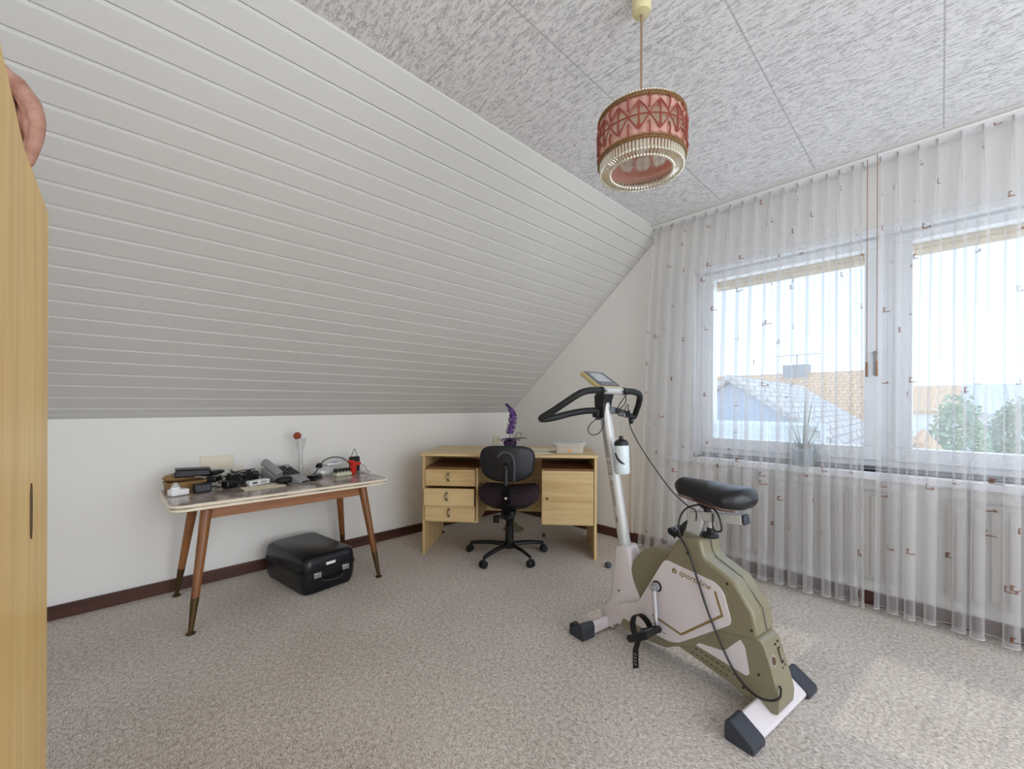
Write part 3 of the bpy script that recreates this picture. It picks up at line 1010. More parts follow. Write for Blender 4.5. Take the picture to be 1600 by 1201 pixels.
# loops of cable
def cable(pts, r, label, mat='black', name='cable'):
    g = MB().tube([V(p) for p in pts], r, 6, smooth=6)
    return tag(g.obj(name, mat), label, 'cable', 'cables on the old table')
rnd = random.Random(4)
def tangle(cx, cy_, n, spread, hgt, seed):
    r = random.Random(seed)
    pts = []
    for i in range(n):
        a = i * 2.1 + r.uniform(-0.5, 0.5)
        q = r.uniform(0.35, 1.0)
        pts.append((cx + math.cos(a) * spread * 0.6 * q, cy_ + math.sin(a) * spread * q, TZ + 0.004 + abs(math.sin(i * 1.3 + seed)) * hgt))
    return pts
cable(tangle(-2.745, 0.56, 16, 0.085, 0.085, 3), 0.0028, 'tangled black charging cable left of the telephone, with tall loops')
cable(tangle(-2.73, 0.49, 14, 0.06, 0.06, 8), 0.0026, 'tangled thin black cable in front of the wall socket')
cable(tangle(-2.79, 0.61, 12, 0.06, 0.05, 11), 0.0024, 'looped black cable behind the small white device')
cable(tangle(-2.70, 0.535, 14, 0.055, 0.03, 15), 0.0034, 'dense bundle of black cord lying in front of the other cables')
cable([(-2.86, 0.44, TZ + 0.01), (-2.87, 0.50, TZ + 0.085), (-2.86, 0.54, TZ + 0.075), (-2.80, 0.50, TZ + 0.03), (-2.84, 0.47, TZ + 0.01), (-2.88, 0.53, TZ + 0.05), (-2.87, 0.58, TZ + 0.09), (-2.82, 0.56, TZ + 0.02)], 0.0045, 'cream coloured cable looped up in front of the wall socket', 'ivory')
# small white device
p = on_table('travel_clock', -2.70, 0.62, 0.35)
tag(p, 'small white device with grey display lying left of the telephone', 'device')
MB().box((0, 0, 0.014), (0.045, 0.115, 0.026)).obj('housing', 'white_plastic', p, bevel=0.003)
MB().box((0.0226, 0.018, 0.016), (0.0012, 0.035, 0.014)).obj('display', 'lcd', p)
MB().box((0.0226, -0.03, 0.016), (0.0012, 0.03, 0.012)).obj('display', 'panel_grey', p)
o = MB().prism([(-0.06, -0.1), (0.05, -0.11), (0.06, 0.09), (-0.05, 0.1)], XYZ, 0.0005, 0.003).obj('booklet', 'paper')
o.location = (-2.60, 0.63, TZ); o.rotation_euler = (0, 0, 0.1)
tag(o, 'thin cream booklet lying flat at the front of the table below the white device', 'booklet')
# telephone
p = on_table('telephone', -2.80, 0.775, 0.28)
tag(p, 'grey desk telephone with black keys and handset on its left', 'telephone')
def wedge(x0, x1, y0, y1, z0, z1, lift=0.0005):
    return MB().prism([(x0, lift), (x1, lift), (x1, z1), (x0, z0)], lambda a, b_, t_: (a, t_, b_), y0, y1)
wedge(-0.085, 0.085, -0.085, 0.09, 0.075, 0.022).obj('base', 'grey', p, bevel=0.006)
hs = MB()
hs.tube([(-0.09, -0.066, 0.096), (-0.07, -0.066, 0.104), (-0.01, -0.066, 0.082), (0.06, -0.066, 0.056), (0.078, -0.066, 0.044)], 0.022, 12, smooth=4, ry=0.55)
hs = hs.obj('handset', 'grey', p)
for r in range(5):
    for c in range(4):
        if r == 0 and c == 3: continue
        x = -0.045 + r * 0.025; y = -0.018 + c * 0.026
        z = 0.075 + (x + 0.085) / 0.17 * (0.022 - 0.075)
        MB().box((x, y, z + 0.003), (0.017, 0.019, 0.007), Matrix.Rotation(0.30, 3, 'Y')).obj('key', 'black', p, bevel=0.002)
# calculator-like grey block in front of the phone, black pouch
p = on_table('card_reader', -2.60, 0.815, 0.5)
tag(p, 'small grey card reader standing in front of the telephone', 'device')
wedge(-0.03, 0.035, -0.035, 0.035, 0.045, 0.016).obj('housing', 'grey', p, bevel=0.004)
MB().box((0.0355, 0, 0.009), (0.002, 0.05, 0.008)).obj('card_slot', 'black', p)
o = MB().ball((0, 0, 0), (0.028, 0.05, 0.022), 16, 8).obj('pouch', 'black_soft')
o.location = (-2.62, 0.735, TZ + 0.022)
tag(o, 'crumpled black pouch lying in front of the telephone base', 'pouch')
p = on_table('mobile_phone', -2.66, 0.915, 0.9)
tag(p, 'black folded mobile phone lying right of the telephone', 'mobile phone')
MB().box((0, 0, 0.008), (0.055, 0.115, 0.015)).obj('body', 'black', p, bevel=0.005)
MB().box((-0.004, 0, 0.022), (0.05, 0.105, 0.010), Matrix.Rotation(-0.06, 3, 'X')).obj('lid', 'black_gloss', p, bevel=0.004)
# glass vase with an artificial flower ball
p = on_table('glass_vase', -2.872, 0.900)
tag(p, 'tall slim clear glass vase standing behind the telephone', 'vase')
MB().lathe([(0.0, 0.001), (0.030, 0.001), (0.032, 0.008), (0.018, 0.020), (0.014, 0.09), (0.018, 0.16), (0.034, 0.238), (0.032, 0.238), (0.016, 0.16), (0.012, 0.09), (0.014, 0.03), (0.0, 0.026)], n=26).obj('body', 'vase_glass', p)
p = on_table('round_flower', -2.872, 0.900)
tag(p, 'single red-brown round flower head on a pale stem in the glass vase', 'flower')
MB().tube([(0.0, 0.0, 0.032), (0.004, -0.006, 0.14), (0.006, -0.020, 0.235)], 0.002, 6, smooth=4).obj('stem', 'ivory', p)
g = MB().ball((0.008, -0.022, 0.254), 0.023, 20, 14)
g.obj('flower_head', M['flower'] if 'flower' in M else 'red', p)
# headset
p = on_table('headset', -2.77, 1.06, 0.0); p.location.z = TZ + 0.004
tag(p, 'black headset with a thin headband arched over the heap right of the vase', 'headset')
MB().tube([(0.02, -0.085, 0.05), (0.0, -0.06, 0.082), (-0.02, 0.0, 0.102), (-0.02, 0.06, 0.098), (-0.01, 0.105, 0.07), (0.0, 0.12, 0.04)], 0.0035, 8, smooth=6).obj('headband', 'black', p)
MB().cyl((0.02, -0.085, 0.062), (0.034, -0.098, 0.058), 0.020, 0.018, 18).obj('ear_pad', 'black_soft', p, bevel=0.003)
MB().tube([(0.028, -0.09, 0.052), (0.06, -0.125, 0.028), (0.075, -0.16, 0.009)], 0.0032, 8, smooth=4).cyl((0.074, -0.155, 0.011), (0.078, -0.178, 0.006), 0.006).obj('microphone_arm', 'black', p)
# heap in clear plastic bag
def crumple(name, c, s, seed, mat, label, cat, group=None):
    g = MB().ball((0, 0, 0), s, 26, 16)
    for v in g.bm.verts:
        k_ = noise.noise(v.co * 38 + V((seed, 0, 0)))
        v.co += v.co.normalized() * k_ * 0.012
        v.co.z = max(v.co.z, -s[2] * 0.9)
    o = g.obj(name, mat, sharp=20)
    o.location = c
    return tag(o, label, cat, group)
crumple('plastic_bag', (-2.76, 1.01, TZ + 0.028), (0.06, 0.095, 0.034), 2, 'clear_box', 'crumpled clear plastic bag under the headset', 'bag')
p = on_table('label_roll_packet', -2.80, 1.075, 0.3)
tag(p, 'blue and white packet lying on the plastic bag by the headset', 'packet')
p.location.z = TZ + 0.058
MB().box((0, 0, 0.008), (0.05, 0.11, 0.012)).obj('body', 'white_plastic', p, bevel=0.003)
MB().box((0.005, 0.012, 0.0148), (0.042, 0.035, 0.0012)).obj('label', M['blue'] if 'blue' in M else 'steel', p)
p = on_table('tape_dispenser', -2.665, 1.085, 0.15)
tag(p, 'dark clip box with a beige foot in front of the plastic bag', 'office tool')
MB().box((0, 0, 0.012), (0.05, 0.105, 0.023)).obj('foot', M['greenish'] if 'greenish' in M else 'ivory', p, bevel=0.004)
MB().box((-0.004, 0, 0.036), (0.045, 0.095, 0.024)).obj('body', 'black_gloss', p, bevel=0.005)
g = MB()
for i in range(4):
    g.cyl((0.012, -0.035 + i * 0.022, 0.023), (0.012, -0.035 + i * 0.022, 0.032), 0.008, n=12)
g.obj('roller', M['greenish'] if 'greenish' in M else 'ivory', p)
# red stapler-like tool
p = on_table('red_gadget', -2.695, 1.165, 0.35)
tag(p, 'bright red plastic tool standing upright near the right end of the table', 'tool')
MB().prism([(-0.016, 0), (0.020, 0), (0.022, 0.05), (0.014, 0.085), (-0.030, 0.094), (-0.034, 0.080), (-0.014, 0.07)], lambda a, b_, t_: (t_, a, b_), -0.014, 0.014).obj('handle', 'red', p, bevel=0.005)
MB().box((0, 0.04, 0.062), (0.028, 0.045, 0.022)).obj('arm', 'red', p, bevel=0.005)
# black box with wire loop
p = on_table('radio', -2.80, 1.222, 0.1)
tag(p, 'small black box with a wire loop handle at the right end of the table', 'radio')
MB().box((0, 0, 0.05), (0.04, 0.062, 0.098)).obj('housing', 'black', p, bevel=0.005)
MB().tube([(0, -0.022, 0.099), (0, -0.010, 0.132), (0, 0.0, 0.150), (0, 0.010, 0.132), (0, 0.020, 0.099)], 0.0022, 6, smooth=3).obj('handle', 'black', p)
MB().cyl((0.0205, 0, 0.06), (0.0225, 0, 0.06), 0.018).obj('speaker_grille', 'black_soft', p)
# wire loop and key ring with keys
o = MB().tube([(-2.66, 1.20, TZ + 0.004), (-2.67, 1.215, TZ + 0.045), (-2.68, 1.235, TZ + 0.05), (-2.67, 1.25, TZ + 0.02), (-2.65, 1.262, TZ + 0.004)], 0.0028, 6, smooth=5).obj('wire_loop', 'grey')
tag(o, 'short grey wire bent into a loop beside the red tool', 'wire')
kr = empty('key_ring', (-2.70, 1.27 - 0.03, TZ), 0.4)
kr.location = (-2.74, 1.262 - 0.02, TZ); kr.location.x = -2.695; kr.location.y = 1.245 - 0.01
tag(kr, 'ring with small silver keys lying at the right end of the table', 'keys')
MB().tube([(math.cos(2 * PI * i / 20) * 0.013, math.sin(2 * PI * i / 20) * 0.013, 0.0022) for i in range(20)], 0.0013, 6, closed=True).obj('ring', 'steel', kr)
for i, a in enumerate((-0.6, 0.2, 0.9, 2.2)):
    r3 = Matrix.Rotation(a, 3, 'Z')
    z = 0.004 + 0.003 * i
    MB().cyl(r3 @ V((0.026, 0, z - 0.001)), r3 @ V((0.026, 0, z + 0.001)), 0.010, n=14).box(r3 @ V((0.047, 0, z)), (0.026, 0.006, 0.002), r3).obj('key', 'steel', kr)

# wall sockets
def socket(name, x, y, z, n, label):
    o = empty(name, (x, y, z))
    tag(o, label, 'socket')
    MB().box((0.005, 0, 0), (0.010, 0.082 * n, 0.082)).obj('cover_plate', 'ivory', o, bevel=0.002)
    for i in range(n):
        yy = (i - (n - 1) / 2) * 0.078
        g = MB().lathe([(0.0, 0.004), (0.019, 0.004), (0.020, 0.0085), (0.0225, 0.0085), (0.0225, 0.003), (0, 0.003)], (0.003, yy, 0), 24, rot=Matrix.Rotation(PI / 2, 3, 'Y'))
        s = g.obj('socket_insert', 'ivory', o)
        MB().cyl((0.007, yy - 0.0095, 0), (0.0078, yy - 0.0095, 0), 0.0026, n=10).cyl((0.007, yy + 0.0095, 0), (0.0078, yy + 0.0095, 0), 0.0026, n=10).obj('pin_hole', 'black', s)
    return o
socket('wall_socket', -A, 0.475, 0.700, 2, 'double ivory wall socket on the knee wall behind the old table')
socket('wall_socket', -A, 2.70, 0.700, 1, 'single ivory wall socket on the knee wall behind the desk')

# ------------------------------------------------------------------ suitcase lying flat under the table
sc_ = empty('suitcase', (-2.383, 0.763, 0), 0.139)
tag(sc_, 'black hard-shell suitcase lying flat on the carpet under the old table', 'suitcase')
# local: +y along the side with the handle, -x towards the wall
W_, D_, H_ = 0.315, 0.50, 0.205
c0 = (-D_ / 2, W_ / 2)
def shell(z0, z1, inset_top, inset_bot, r=0.045):
    g = MB()
    rings = []
    for z, ins in ((z0, inset_bot), (z0 + (z1 - z0) * 0.25, inset_bot * 0.3), (z0 + (z1 - z0) * 0.6, inset_top * 0.2), (z0 + (z1 - z0) * 0.85, inset_top * 0.55), (z1, inset_top * 1.6)):
        rings.append([g.bm.verts.new((c0[0] + p[0], c0[1] + p[1], z)) for p in rrect(D_ - 2 * ins, W_ - 2 * ins, r)])
    for a, b in zip(rings, rings[1:]):
        for i in range(len(a)):
            j = (i + 1) % len(a)
            g.bm.faces.new((a[i], a[j], b[j], b[i]))
    g.bm.faces.new(rings[0][::-1]); g.bm.faces.new(rings[-1])
    return g
shell(0.004, 0.118, 0.001, 0.014).obj('lower_shell', 'black_gloss', sc_, sharp=50)
shell(0.124, H_, 0.016, 0.001).obj('lid', 'black_gloss', sc_, sharp=50)
g = MB()
g.prism(rrect(D_ + 0.008, W_ + 0.008, 0.047), lambda a, b_, t_: (c0[0] + a, c0[1] + b_, t_), 0.112, 0.1175)
g.prism(rrect(D_ + 0.008, W_ + 0.008, 0.047), lambda a, b_, t_: (c0[0] + a, c0[1] + b_, t_), 0.1235, 0.130)
g.prism(rrect(D_ + 0.001, W_ + 0.001, 0.046), lambda a, b_, t_: (c0[0] + a, c0[1] + b_, t_), 0.1175, 0.1235)
g.obj('frame', 'black', sc_, bevel=0.0015)
g = MB().tube([(0.004, 0.095, 0.088), (0.022, 0.10, 0.075), (0.026, 0.16, 0.062), (0.022, 0.215, 0.075), (0.004, 0.22, 0.088)], 0.0075, 10, smooth=5)
g.obj('handle', 'black', sc_)
for y in (0.075, 0.24):
    MB().box((0.006, y, 0.106), (0.010, 0.042, 0.030)).box((0.012, y, 0.112), (0.004, 0.022, 0.012)).obj('latch', 'steel', sc_, bevel=0.002)
MB().box((-0.002, 0.155, 0.152), (0.004, 0.055, 0.016)).obj('name_plate', 'white_plastic', sc_, bevel=0.0015)
for (x, y) in ((-0.06, 0.06), (-0.06, W_ - 0.06), (-D_ + 0.06, 0.06), (-D_ + 0.06, W_ - 0.06)):
    MB().cyl((x, y, 0.0), (x, y, 0.006), 0.012).obj('foot', 'black', sc_)

# ------------------------------------------------------------------ desk across the corner
DW, DD, DZ = 1.211, 0.564, 0.706
desk = empty('desk', (-2.524, 1.582, 0), 0.715)
tag(desk, 'pale wooden desk with three drawers, a locked door and an open shelf slot', 'desk')
MB().b2((-0.008, -0.004, DZ - 0.019), (DW + 0.004, DD, DZ)).obj('desktop', 'desk_x', desk, bevel=0.0015)
zt = DZ - 0.0195
for xa in (0.005, DW - 0.022):
    MB().b2((xa, 0.004, 0.0), (xa + 0.017, DD - 0.03, zt)).obj('side_panel', 'desk_z', desk, bevel=0.001)
MB().b2((0.0225, DD - 0.06, 0.19), (DW - 0.0225, DD - 0.045, zt)).obj('back_panel', 'desk_x', desk)
# pedestals
def pedestal(xa, xb, name):
    g = MB()
    g.b2((xa, 0.02, 0.226), (xb, DD - 0.062, 0.240))
    o = g.obj(name, 'desk_x', desk, bevel=0.001)
    return o
ped_l = pedestal(0.0225, 0.395, 'pedestal')
MB().b2((0.379, 0.012, 0.2405), (0.395, DD - 0.062, zt - 0.08)).obj('inner_side', 'desk_z', ped_l, bevel=0.001)
MB().b2((0.0225, 0.014, 0.598), (0.395, DD - 0.062, 0.609)).obj('shelf', 'desk_dark', ped_l)
ped_r = pedestal(0.832, DW - 0.0225, 'pedestal')
MB().b2((0.832, 0.020, 0.2405), (0.848, DD - 0.062, zt - 0.08)).obj('inner_side', 'desk_z', ped_r, bevel=0.001)
MB().b2((0.832, 0.014, 0.600), (DW - 0.0225, DD - 0.062, 0.611)).obj('shelf', 'desk_dark', ped_r)
for (z0, z1, out, xs_) in ((0.482, 0.596, 0.0, 0.189), (0.352, 0.470, -0.035, 0.187), (0.241, 0.346, -0.008, 0.196)):
    dw = MB()
    dw.b2((0.026, out - 0.004, z0), (0.376, out + 0.012, z1))
    d_ = dw.obj('drawer', 'desk_x', desk, bevel=0.0015)
    MB().b2((0.034, out + 0.012, z0 + 0.012), (0.368, 0.42, z1 - 0.02)).obj('drawer_box', 'desk_z', d_)
    zc = (z0 + z1) / 2 + 0.006
    h = MB().tube([(xs_, out - 0.004, zc + 0.023), (xs_ , out - 0.019, zc + 0.014), (xs_, out - 0.023, zc), (xs_, out - 0.019, zc - 0.014), (xs_, out - 0.004, zc - 0.023)], 0.0052, 8, smooth=4, ry=1.3)
    h.box((xs_, out - 0.005, zc + 0.026), (0.018, 0.004, 0.010)).box((xs_, out - 0.005, zc - 0.026), (0.018, 0.004, 0.010))
    h.obj('handle', M['handle_metal'], d_)
dd_ = MB().b2((0.836, 0.0, 0.238), (1.184, 0.016, 0.598)).obj('door', 'desk_x', desk, bevel=0.0015)
MB().cyl((0.871, 0.0, 0.409), (0.871, -0.004, 0.409), 0.0085).obj('lock', 'brass', dd_, bevel=0.001)
MB().box((0.871, -0.0045, 0.409), (0.0016, 0.001, 0.007)).obj('keyhole', 'black', dd_)
MB().cyl((0.0145, DD - 0.05, 0.004), (0.03, DD - 0.07, 0.004), 0.012).obj('glide', 'black', desk)

def on_desk(name, x, y, rz=0.0):
    """position given in the frame of the desk"""
    c, s = math.cos(0.715), math.sin(0.715)
    return empty(name, (-2.524 + c * x - s * y, 1.582 + s * x + c * y, DZ), 0.715 + rz)
# clear box with lid
p = on_desk('plastic_box', 1.025, 0.135, 0.02)
tag(p, 'clear plastic storage box with a lid standing on the right end of the desk', 'box')
g = MB()
g.prism(rrect(0.185, 0.13, 0.012, 4), XYZ, 0.001, 0.004)
o_, i_ = rrect(0.185, 0.13, 0.012, 4), rrect(0.181, 0.126, 0.010, 4)
a = [g.bm.verts.new((q[0], q[1], 0.004)) for q in o_]; b_ = [g.bm.verts.new((q[0] * 1.05, q[1] * 1.05, 0.068)) for q in o_]
for i in range(len(o_)):
    j = (i + 1) % len(o_)
    g.bm.faces.new((a[i], a[j], b_[j], b_[i]))
g.obj('tub', M['milky_box'], p)
MB().prism(rrect(0.208, 0.15, 0.012, 4), XYZ, 0.069, 0.078).obj('lid', 'clear_box', p, bevel=0.002)
for sx in (-1, 1):
    MB().box((sx * 0.106, 0, 0.070), (0.016, 0.05, 0.02)).obj('clip', 'clear_box', p, bevel=0.003)
MB().box((0.0, -0.0695, 0.024), (0.022, 0.001, 0.022)).obj('label', 'orange', p)
MB().box((0, 0, 0.022), (0.16, 0.10, 0.028)).box((0.01, 0, 0.052), (0.15, 0.06, 0.012)).obj('contents', 'ivory', p)
# sheets of paper
for i, (x, y, rz, s, lb) in enumerate(((0.74, 0.09, 0.1, (0.30, 0.17), 'slightly curled cream paper at the front of the desk, right of the chair back'), (0.80, 0.30, -0.12, (0.28, 0.20), 'cream sheet of paper lying further back on the desk, left of the plastic box'))):
    p = on_desk('paper_sheet', x, y, rz)
    g = MB()
    g.grid(lambda u, v: ((u - 0.5) * s[0], (v - 0.5) * s[1], 0.0015 + 0.012 * max(0, abs(u - 0.5) - 0.25) * (1.2 - v) + 0.001 * i), 12, 8)
    o = g.obj('paper_sheet', 'paper', None, sharp=180)
    o.location = p.location; o.rotation_euler = p.rotation_euler
    bpy.data.objects.remove(p)
    o.name = 'paper_sheet' if i == 0 else 'paper_sheet.001'
    md = o.modifiers.new('solid', 'SOLIDIFY'); md.thickness = 0.0006
    tag(o, lb, 'paper')
# purple flower arrangement in a dark pot
p = on_desk('flower_arrangement', 0.47, 0.28)
fx_ = V((-2.418, 2.335, DZ))
p.location = fx_; p.rotation_euler = (0, 0, 0)
tag(p, 'artificial flower arrangement with one tall purple flower spike in a dark bowl on the desk', 'flowers')
MB().lathe([(0.0, 0.001), (0.040, 0.001), (0.052, 0.02), (0.055, 0.045), (0.050, 0.05), (0.0, 0.046)], n=24).obj('bowl', 'purple_dark', p)
stem_pts = [V((0, 0, 0.046)), V((0.0, 0.0, 0.12)), V((0.012, 0.012, 0.20)), V((0.014, 0.014, 0.27)), V((0.0, -0.002, 0.31)), V((-0.022, -0.024, 0.345))]
MB().tube(stem_pts, 0.0028, 6, smooth=5).obj('stem', 'leaf_grey', p)
curve = spline(stem_pts, 24)
r = random.Random(5)
g, g2 = MB(), MB()
for i in range(900):
    t_ = 0.18 + 0.82 * r.random()
    q = curve[int(t_ * (len(curve) - 1))]
    rad = 0.036 * (1 - max(0, (t_ - 0.45)) / 0.55 * 0.80) * math.sqrt(r.random())
    a = r.uniform(0, 2 * PI)
    cpt = q + V((math.cos(a) * rad, math.sin(a) * rad, r.uniform(-0.004, 0.004)))
    n_ = V((math.cos(a), math.sin(a), r.uniform(-0.6, 0.6))).normalized()
    t1 = n_.orthogonal().normalized(); t1.rotate(Matrix.Rotation(r.uniform(0, 6), 3, n_)); t2 = n_.cross(t1)
    s = r.uniform(0.006, 0.0105) * (1 if t_ < 0.8 else 0.7)
    tgt = g if (r.random() < 0.72 and t_ < 0.86) else g2
    tgt.quad(cpt - t1 * s, cpt - t2 * s * 0.7 + n_ * s * 0.3, cpt + t1 * s, cpt + t2 * s * 0.7 + n_ * s * 0.3)
part(g.obj('petals', 'purple', p, fix=False), 'bright purple petals')
g2.obj('petals', 'purple_dark', p, fix=False)
g = MB()
for i in range(16):
    a = i * 2.4
    L = 0.055 + 0.05 * r.random()
    d_ = V((math.cos(a), math.sin(a), 0))
    s_ = V((-d_.y, d_.x, 0))
    z0 = 0.048
    pts = [(0.01, 0.006, 0), (0.4 * L + 0.01, 0.014, 0.022), (0.8 * L + 0.01, 0.010, 0.016), (L + 0.01, 0.001, 0.002)]
    for (l0, w0, h0), (l1, w1, h1) in zip(pts, pts[1:]):
        g.quad(d_ * l0 - s_ * w0 + V((0, 0, z0 + h0)), d_ * l0 + s_ * w0 + V((0, 0, z0 + h0)), d_ * l1 + s_ * w1 + V((0, 0, z0 + h1)), d_ * l1 - s_ * w1 + V((0, 0, z0 + h1)))
g.obj('leaves', 'purple_dark', p, fix=False)
g = MB()
g.tube([V((0.01, 0.01, 0.045)), V((0.028, 0.028, 0.085)), V((0.048, 0.046, 0.115)), V((0.064, 0.062, 0.112)), V((0.062, 0.060, 0.085))], 0.0032, 6, smooth=5)
g.obj('tendril', 'leaf_grey', p)
g = MB()
d_ = V((0.72, 0.69, 0)); s_ = V((-0.69, 0.72, 0))
pts = [(0.02, 0.004, 0.06), (0.06, 0.014, 0.068), (0.10, 0.012, 0.070), (0.135, 0.001, 0.066)]
for (l0, w0, h0), (l1, w1, h1) in zip(pts, pts[1:]):
    g.quad(d_ * l0 - s_ * w0 + V((0, 0, h0)), d_ * l0 + s_ * w0 + V((0, 0, h0 + 0.01)), d_ * l1 + s_ * w1 + V((0, 0, h1 + 0.01)), d_ * l1 - s_ * w1 + V((0, 0, h1)))
part(g.obj('leaves', 'leaf_grey', p, fix=False), 'long grey-green leaf')
# things on the carpet near the desk
p = empty('straw_hat_lamp', (-2.50, 2.46, 0)); p.name = 'lamp_canopy'
tag(p, 'grey-green funnel-shaped lamp canopy with a cord standing on the carpet under the desk', 'lamp part')
MB().lathe([(0.0, 0.0), (0.085, 0.0), (0.088, 0.006), (0.060, 0.020), (0.034, 0.036), (0.028, 0.055), (0.018, 0.060), (0.0, 0.062)], n=30).obj('body', 'leaf_grey', p)
MB().tube([(0, 0, 0.06), (0.002, 0, 0.12), (-0.004, 0.004, 0.17)], 0.003, 6, smooth=4).obj('cord', 'leaf_grey', p)
o = MB().ball((0, 0, 0.014), (0.013, 0.013, 0.014)).cyl((0, 0, 0.0), (0, 0, 0.012), 0.016).obj('push_cap', M['green'], bevel=0.002)
o.location = (-2.20, 2.50, 0)
tag(o, 'tiny dark green cap lying on the carpet below the desk door', 'cap')
o = MB().ball((0, 0, 0.0175), (0.022, 0.022, 0.0175)).cyl((0, 0, 0.0), (0, 0, 0.010), 0.018).obj('door_stop', 'grey_dark')
o.location = (-1.495, 2.327, 0)
tag(o, 'dark grey rubber door stop on the carpet between the desk and the exercise bike', 'door stop')

# ------------------------------------------------------------------ swivel chair
CX, CY = -2.071, 1.997
chair = empty('office_chair', (CX, CY, 0), math.atan2(0.755, -0.656) )
tag(chair, 'black swivel office chair with dark purple seat pushed up to the desk', 'chair')
# local +x points towards the desk (away from the backrest), +y to the left of the sitter
rc = Matrix.Rotation(-math.atan2(0.755, -0.656), 3, 'Z')
cast = [(-2.336, 1.862), (-2.039, 1.734), (-1.84, 1.965), (-1.972, 2.24), (-2.275, 2.185)]
for (wx, wy) in cast:
    q = rc @ V((wx - CX, wy - CY, 0))
    dr_ = q.normalized()
    g = MB().tube([dr_ * 0.02 + V((0, 0, 0.088)), q * 0.55 + V((0, 0, 0.084)), q * 0.97 + V((0, 0, 0.066))], lambda t_: 0.017 - 0.004 * t_, 10, smooth=3, ry=0.8)
    arm = g.obj('leg', M['black_metal'], chair)
    sd_ = V((-dr_.y, dr_.x, 0))
    MB().cyl(q * 0.97 + V((0, 0, 0.045)), q * 0.97 + V((0, 0, 0.070)), 0.007).obj('stem', 'black', arm)
    gw = MB()
    for s in (-1, 1):
        gw.cyl(q + sd_ * s * 0.006 + V((0, 0, 0.0255)), q + sd_ * s * 0.021 + V((0, 0, 0.0255)), 0.025, 0.023, 22)
    gw.b2(q + V((-0.012, -0.012, 0.026)), q + V((0.012, 0.012, 0.052)))
    gw.obj('caster', 'black', arm, bevel=0.002)
MB().lathe([(0.0, 0.065), (0.034, 0.065), (0.038, 0.075), (0.036, 0.105), (0.030, 0.11), (0.029, 0.22), (0.024, 0.225), (0.022, 0.30), (0.0, 0.30)]).obj('column', M['black_metal'], chair)
g = MB()
for i in range(6):
    g.lathe([(0.022, 0.225 + i * 0.013), (0.028, 0.231 + i * 0.013), (0.022, 0.237 + i * 0.013)], n=22)
g.obj('bellows', 'black', chair)
MB().b2((-0.16, -0.045, 0.298), (0.10, 0.045, 0.352)).obj('mechanism', 'black', chair, bevel=0.008)
MB().cyl((-0.02, 0.045, 0.285), (-0.02, 0.10, 0.275), 0.008).lathe([(0.0, -0.022), (0.019, -0.022), (0.022, 0.0), (0.019, 0.022), (0.0, 0.022)], (-0.02, 0.09, 0.262)).obj('knob', 'black_soft', chair)
# seat: pan and cushion
def squircle(a, w, d, e=3.2):
    c, s = math.cos(a), math.sin(a)
    k_ = (abs(c) ** e + abs(s) ** e) ** (-1 / e)
    return c * k_ * d, s * k_ * w
def pad(levels, name, mat, parent, n=44, sharp=60, cx=0.0):
    g = MB()
    rings = []
    for sc, z, dz in levels:
        ring = []
        for i in range(n):
            a = 2 * PI * i / n
            x, y = squircle(a, 0.203, 0.212)
            ring.append(g.bm.verts.new((cx + x * sc, y * sc, z + dz * ((y / 0.215) ** 2) + (0.012 * max(0, x / 0.215) * -1 if dz else 0))))
        rings.append(ring)
    for a, b in zip(rings, rings[1:]):
        for i in range(n):
            j = (i + 1) % n
            g.bm.faces.new((a[i], a[j], b[j], b[i]))
    g.bm.faces.new(rings[0][::-1]); g.bm.faces.new(rings[-1])
    return g.obj(name, mat, parent, sharp=sharp)
pad([(0.45, 0.350, 0.0), (0.70, 0.356, 0.008), (0.93, 0.385, 0.014), (0.985, 0.400, 0.014)], 'seat_pan', 'black', chair, cx=0.02)
pad([(0.985, 0.4005, 0.014), (1.02, 0.425, 0.016), (1.0, 0.458, 0.020), (0.9, 0.474, 0.022), (0.6, 0.474, 0.018), (0.2, 0.470, 0.010)], 'seat', 'velvet_seat', chair, cx=0.02)
# backrest: shell towards the room, cushion towards the desk
def back_sheet(x0, bulge, th, sc, name, mat, parent, zc=0.668):
    g = MB()
    n = 44
    rings = []
    for (k_, xo) in ((0.86, 0.0), (0.97, 0.006), (1.0, th * 0.5), (0.97, th - 0.006), (0.86, th)):
        ring = []
        for i in range(n):
            a = 2 * PI * i / n
            zz, yy = squircle(a, 0.180, 0.116, 4.2)
            yy *= sc * k_; zz *= sc * k_
            yy *= 1.0 - 0.10 * max(0, -zz / 0.12)
            if zz < 0: zz *= (1.0 - 0.22 * (abs(yy) / 0.19) ** 2)
            ring.append(g.bm.verts.new((x0 + xo + bulge * (yy / 0.186) ** 2, yy, zc + zz)))
        rings.append(ring)
    for a, b in zip(rings, rings[1:]):
        for i in range(n):
            j = (i + 1) % n
            g.bm.faces.new((a[i], a[j], b[j], b[i]))
    for ring, fl in ((rings[0], True), (rings[-1], False)):
        c = g.bm.verts.new(sum((v.co for v in ring), V()) / n - V((bulge * 0.3, 0, 0)))
        for i in range(n):
            j = (i + 1) % n
            g.bm.faces.new((ring[i], ring[j], c))
    return g.obj(name, mat, parent, sharp=50)
back_sheet(-0.215, 0.035, 0.022, 1.0, 'back_shell', M['navy_plastic'], chair)
back_sheet(-0.192, 0.035, 0.045, 0.97, 'backrest', 'black_soft', chair)
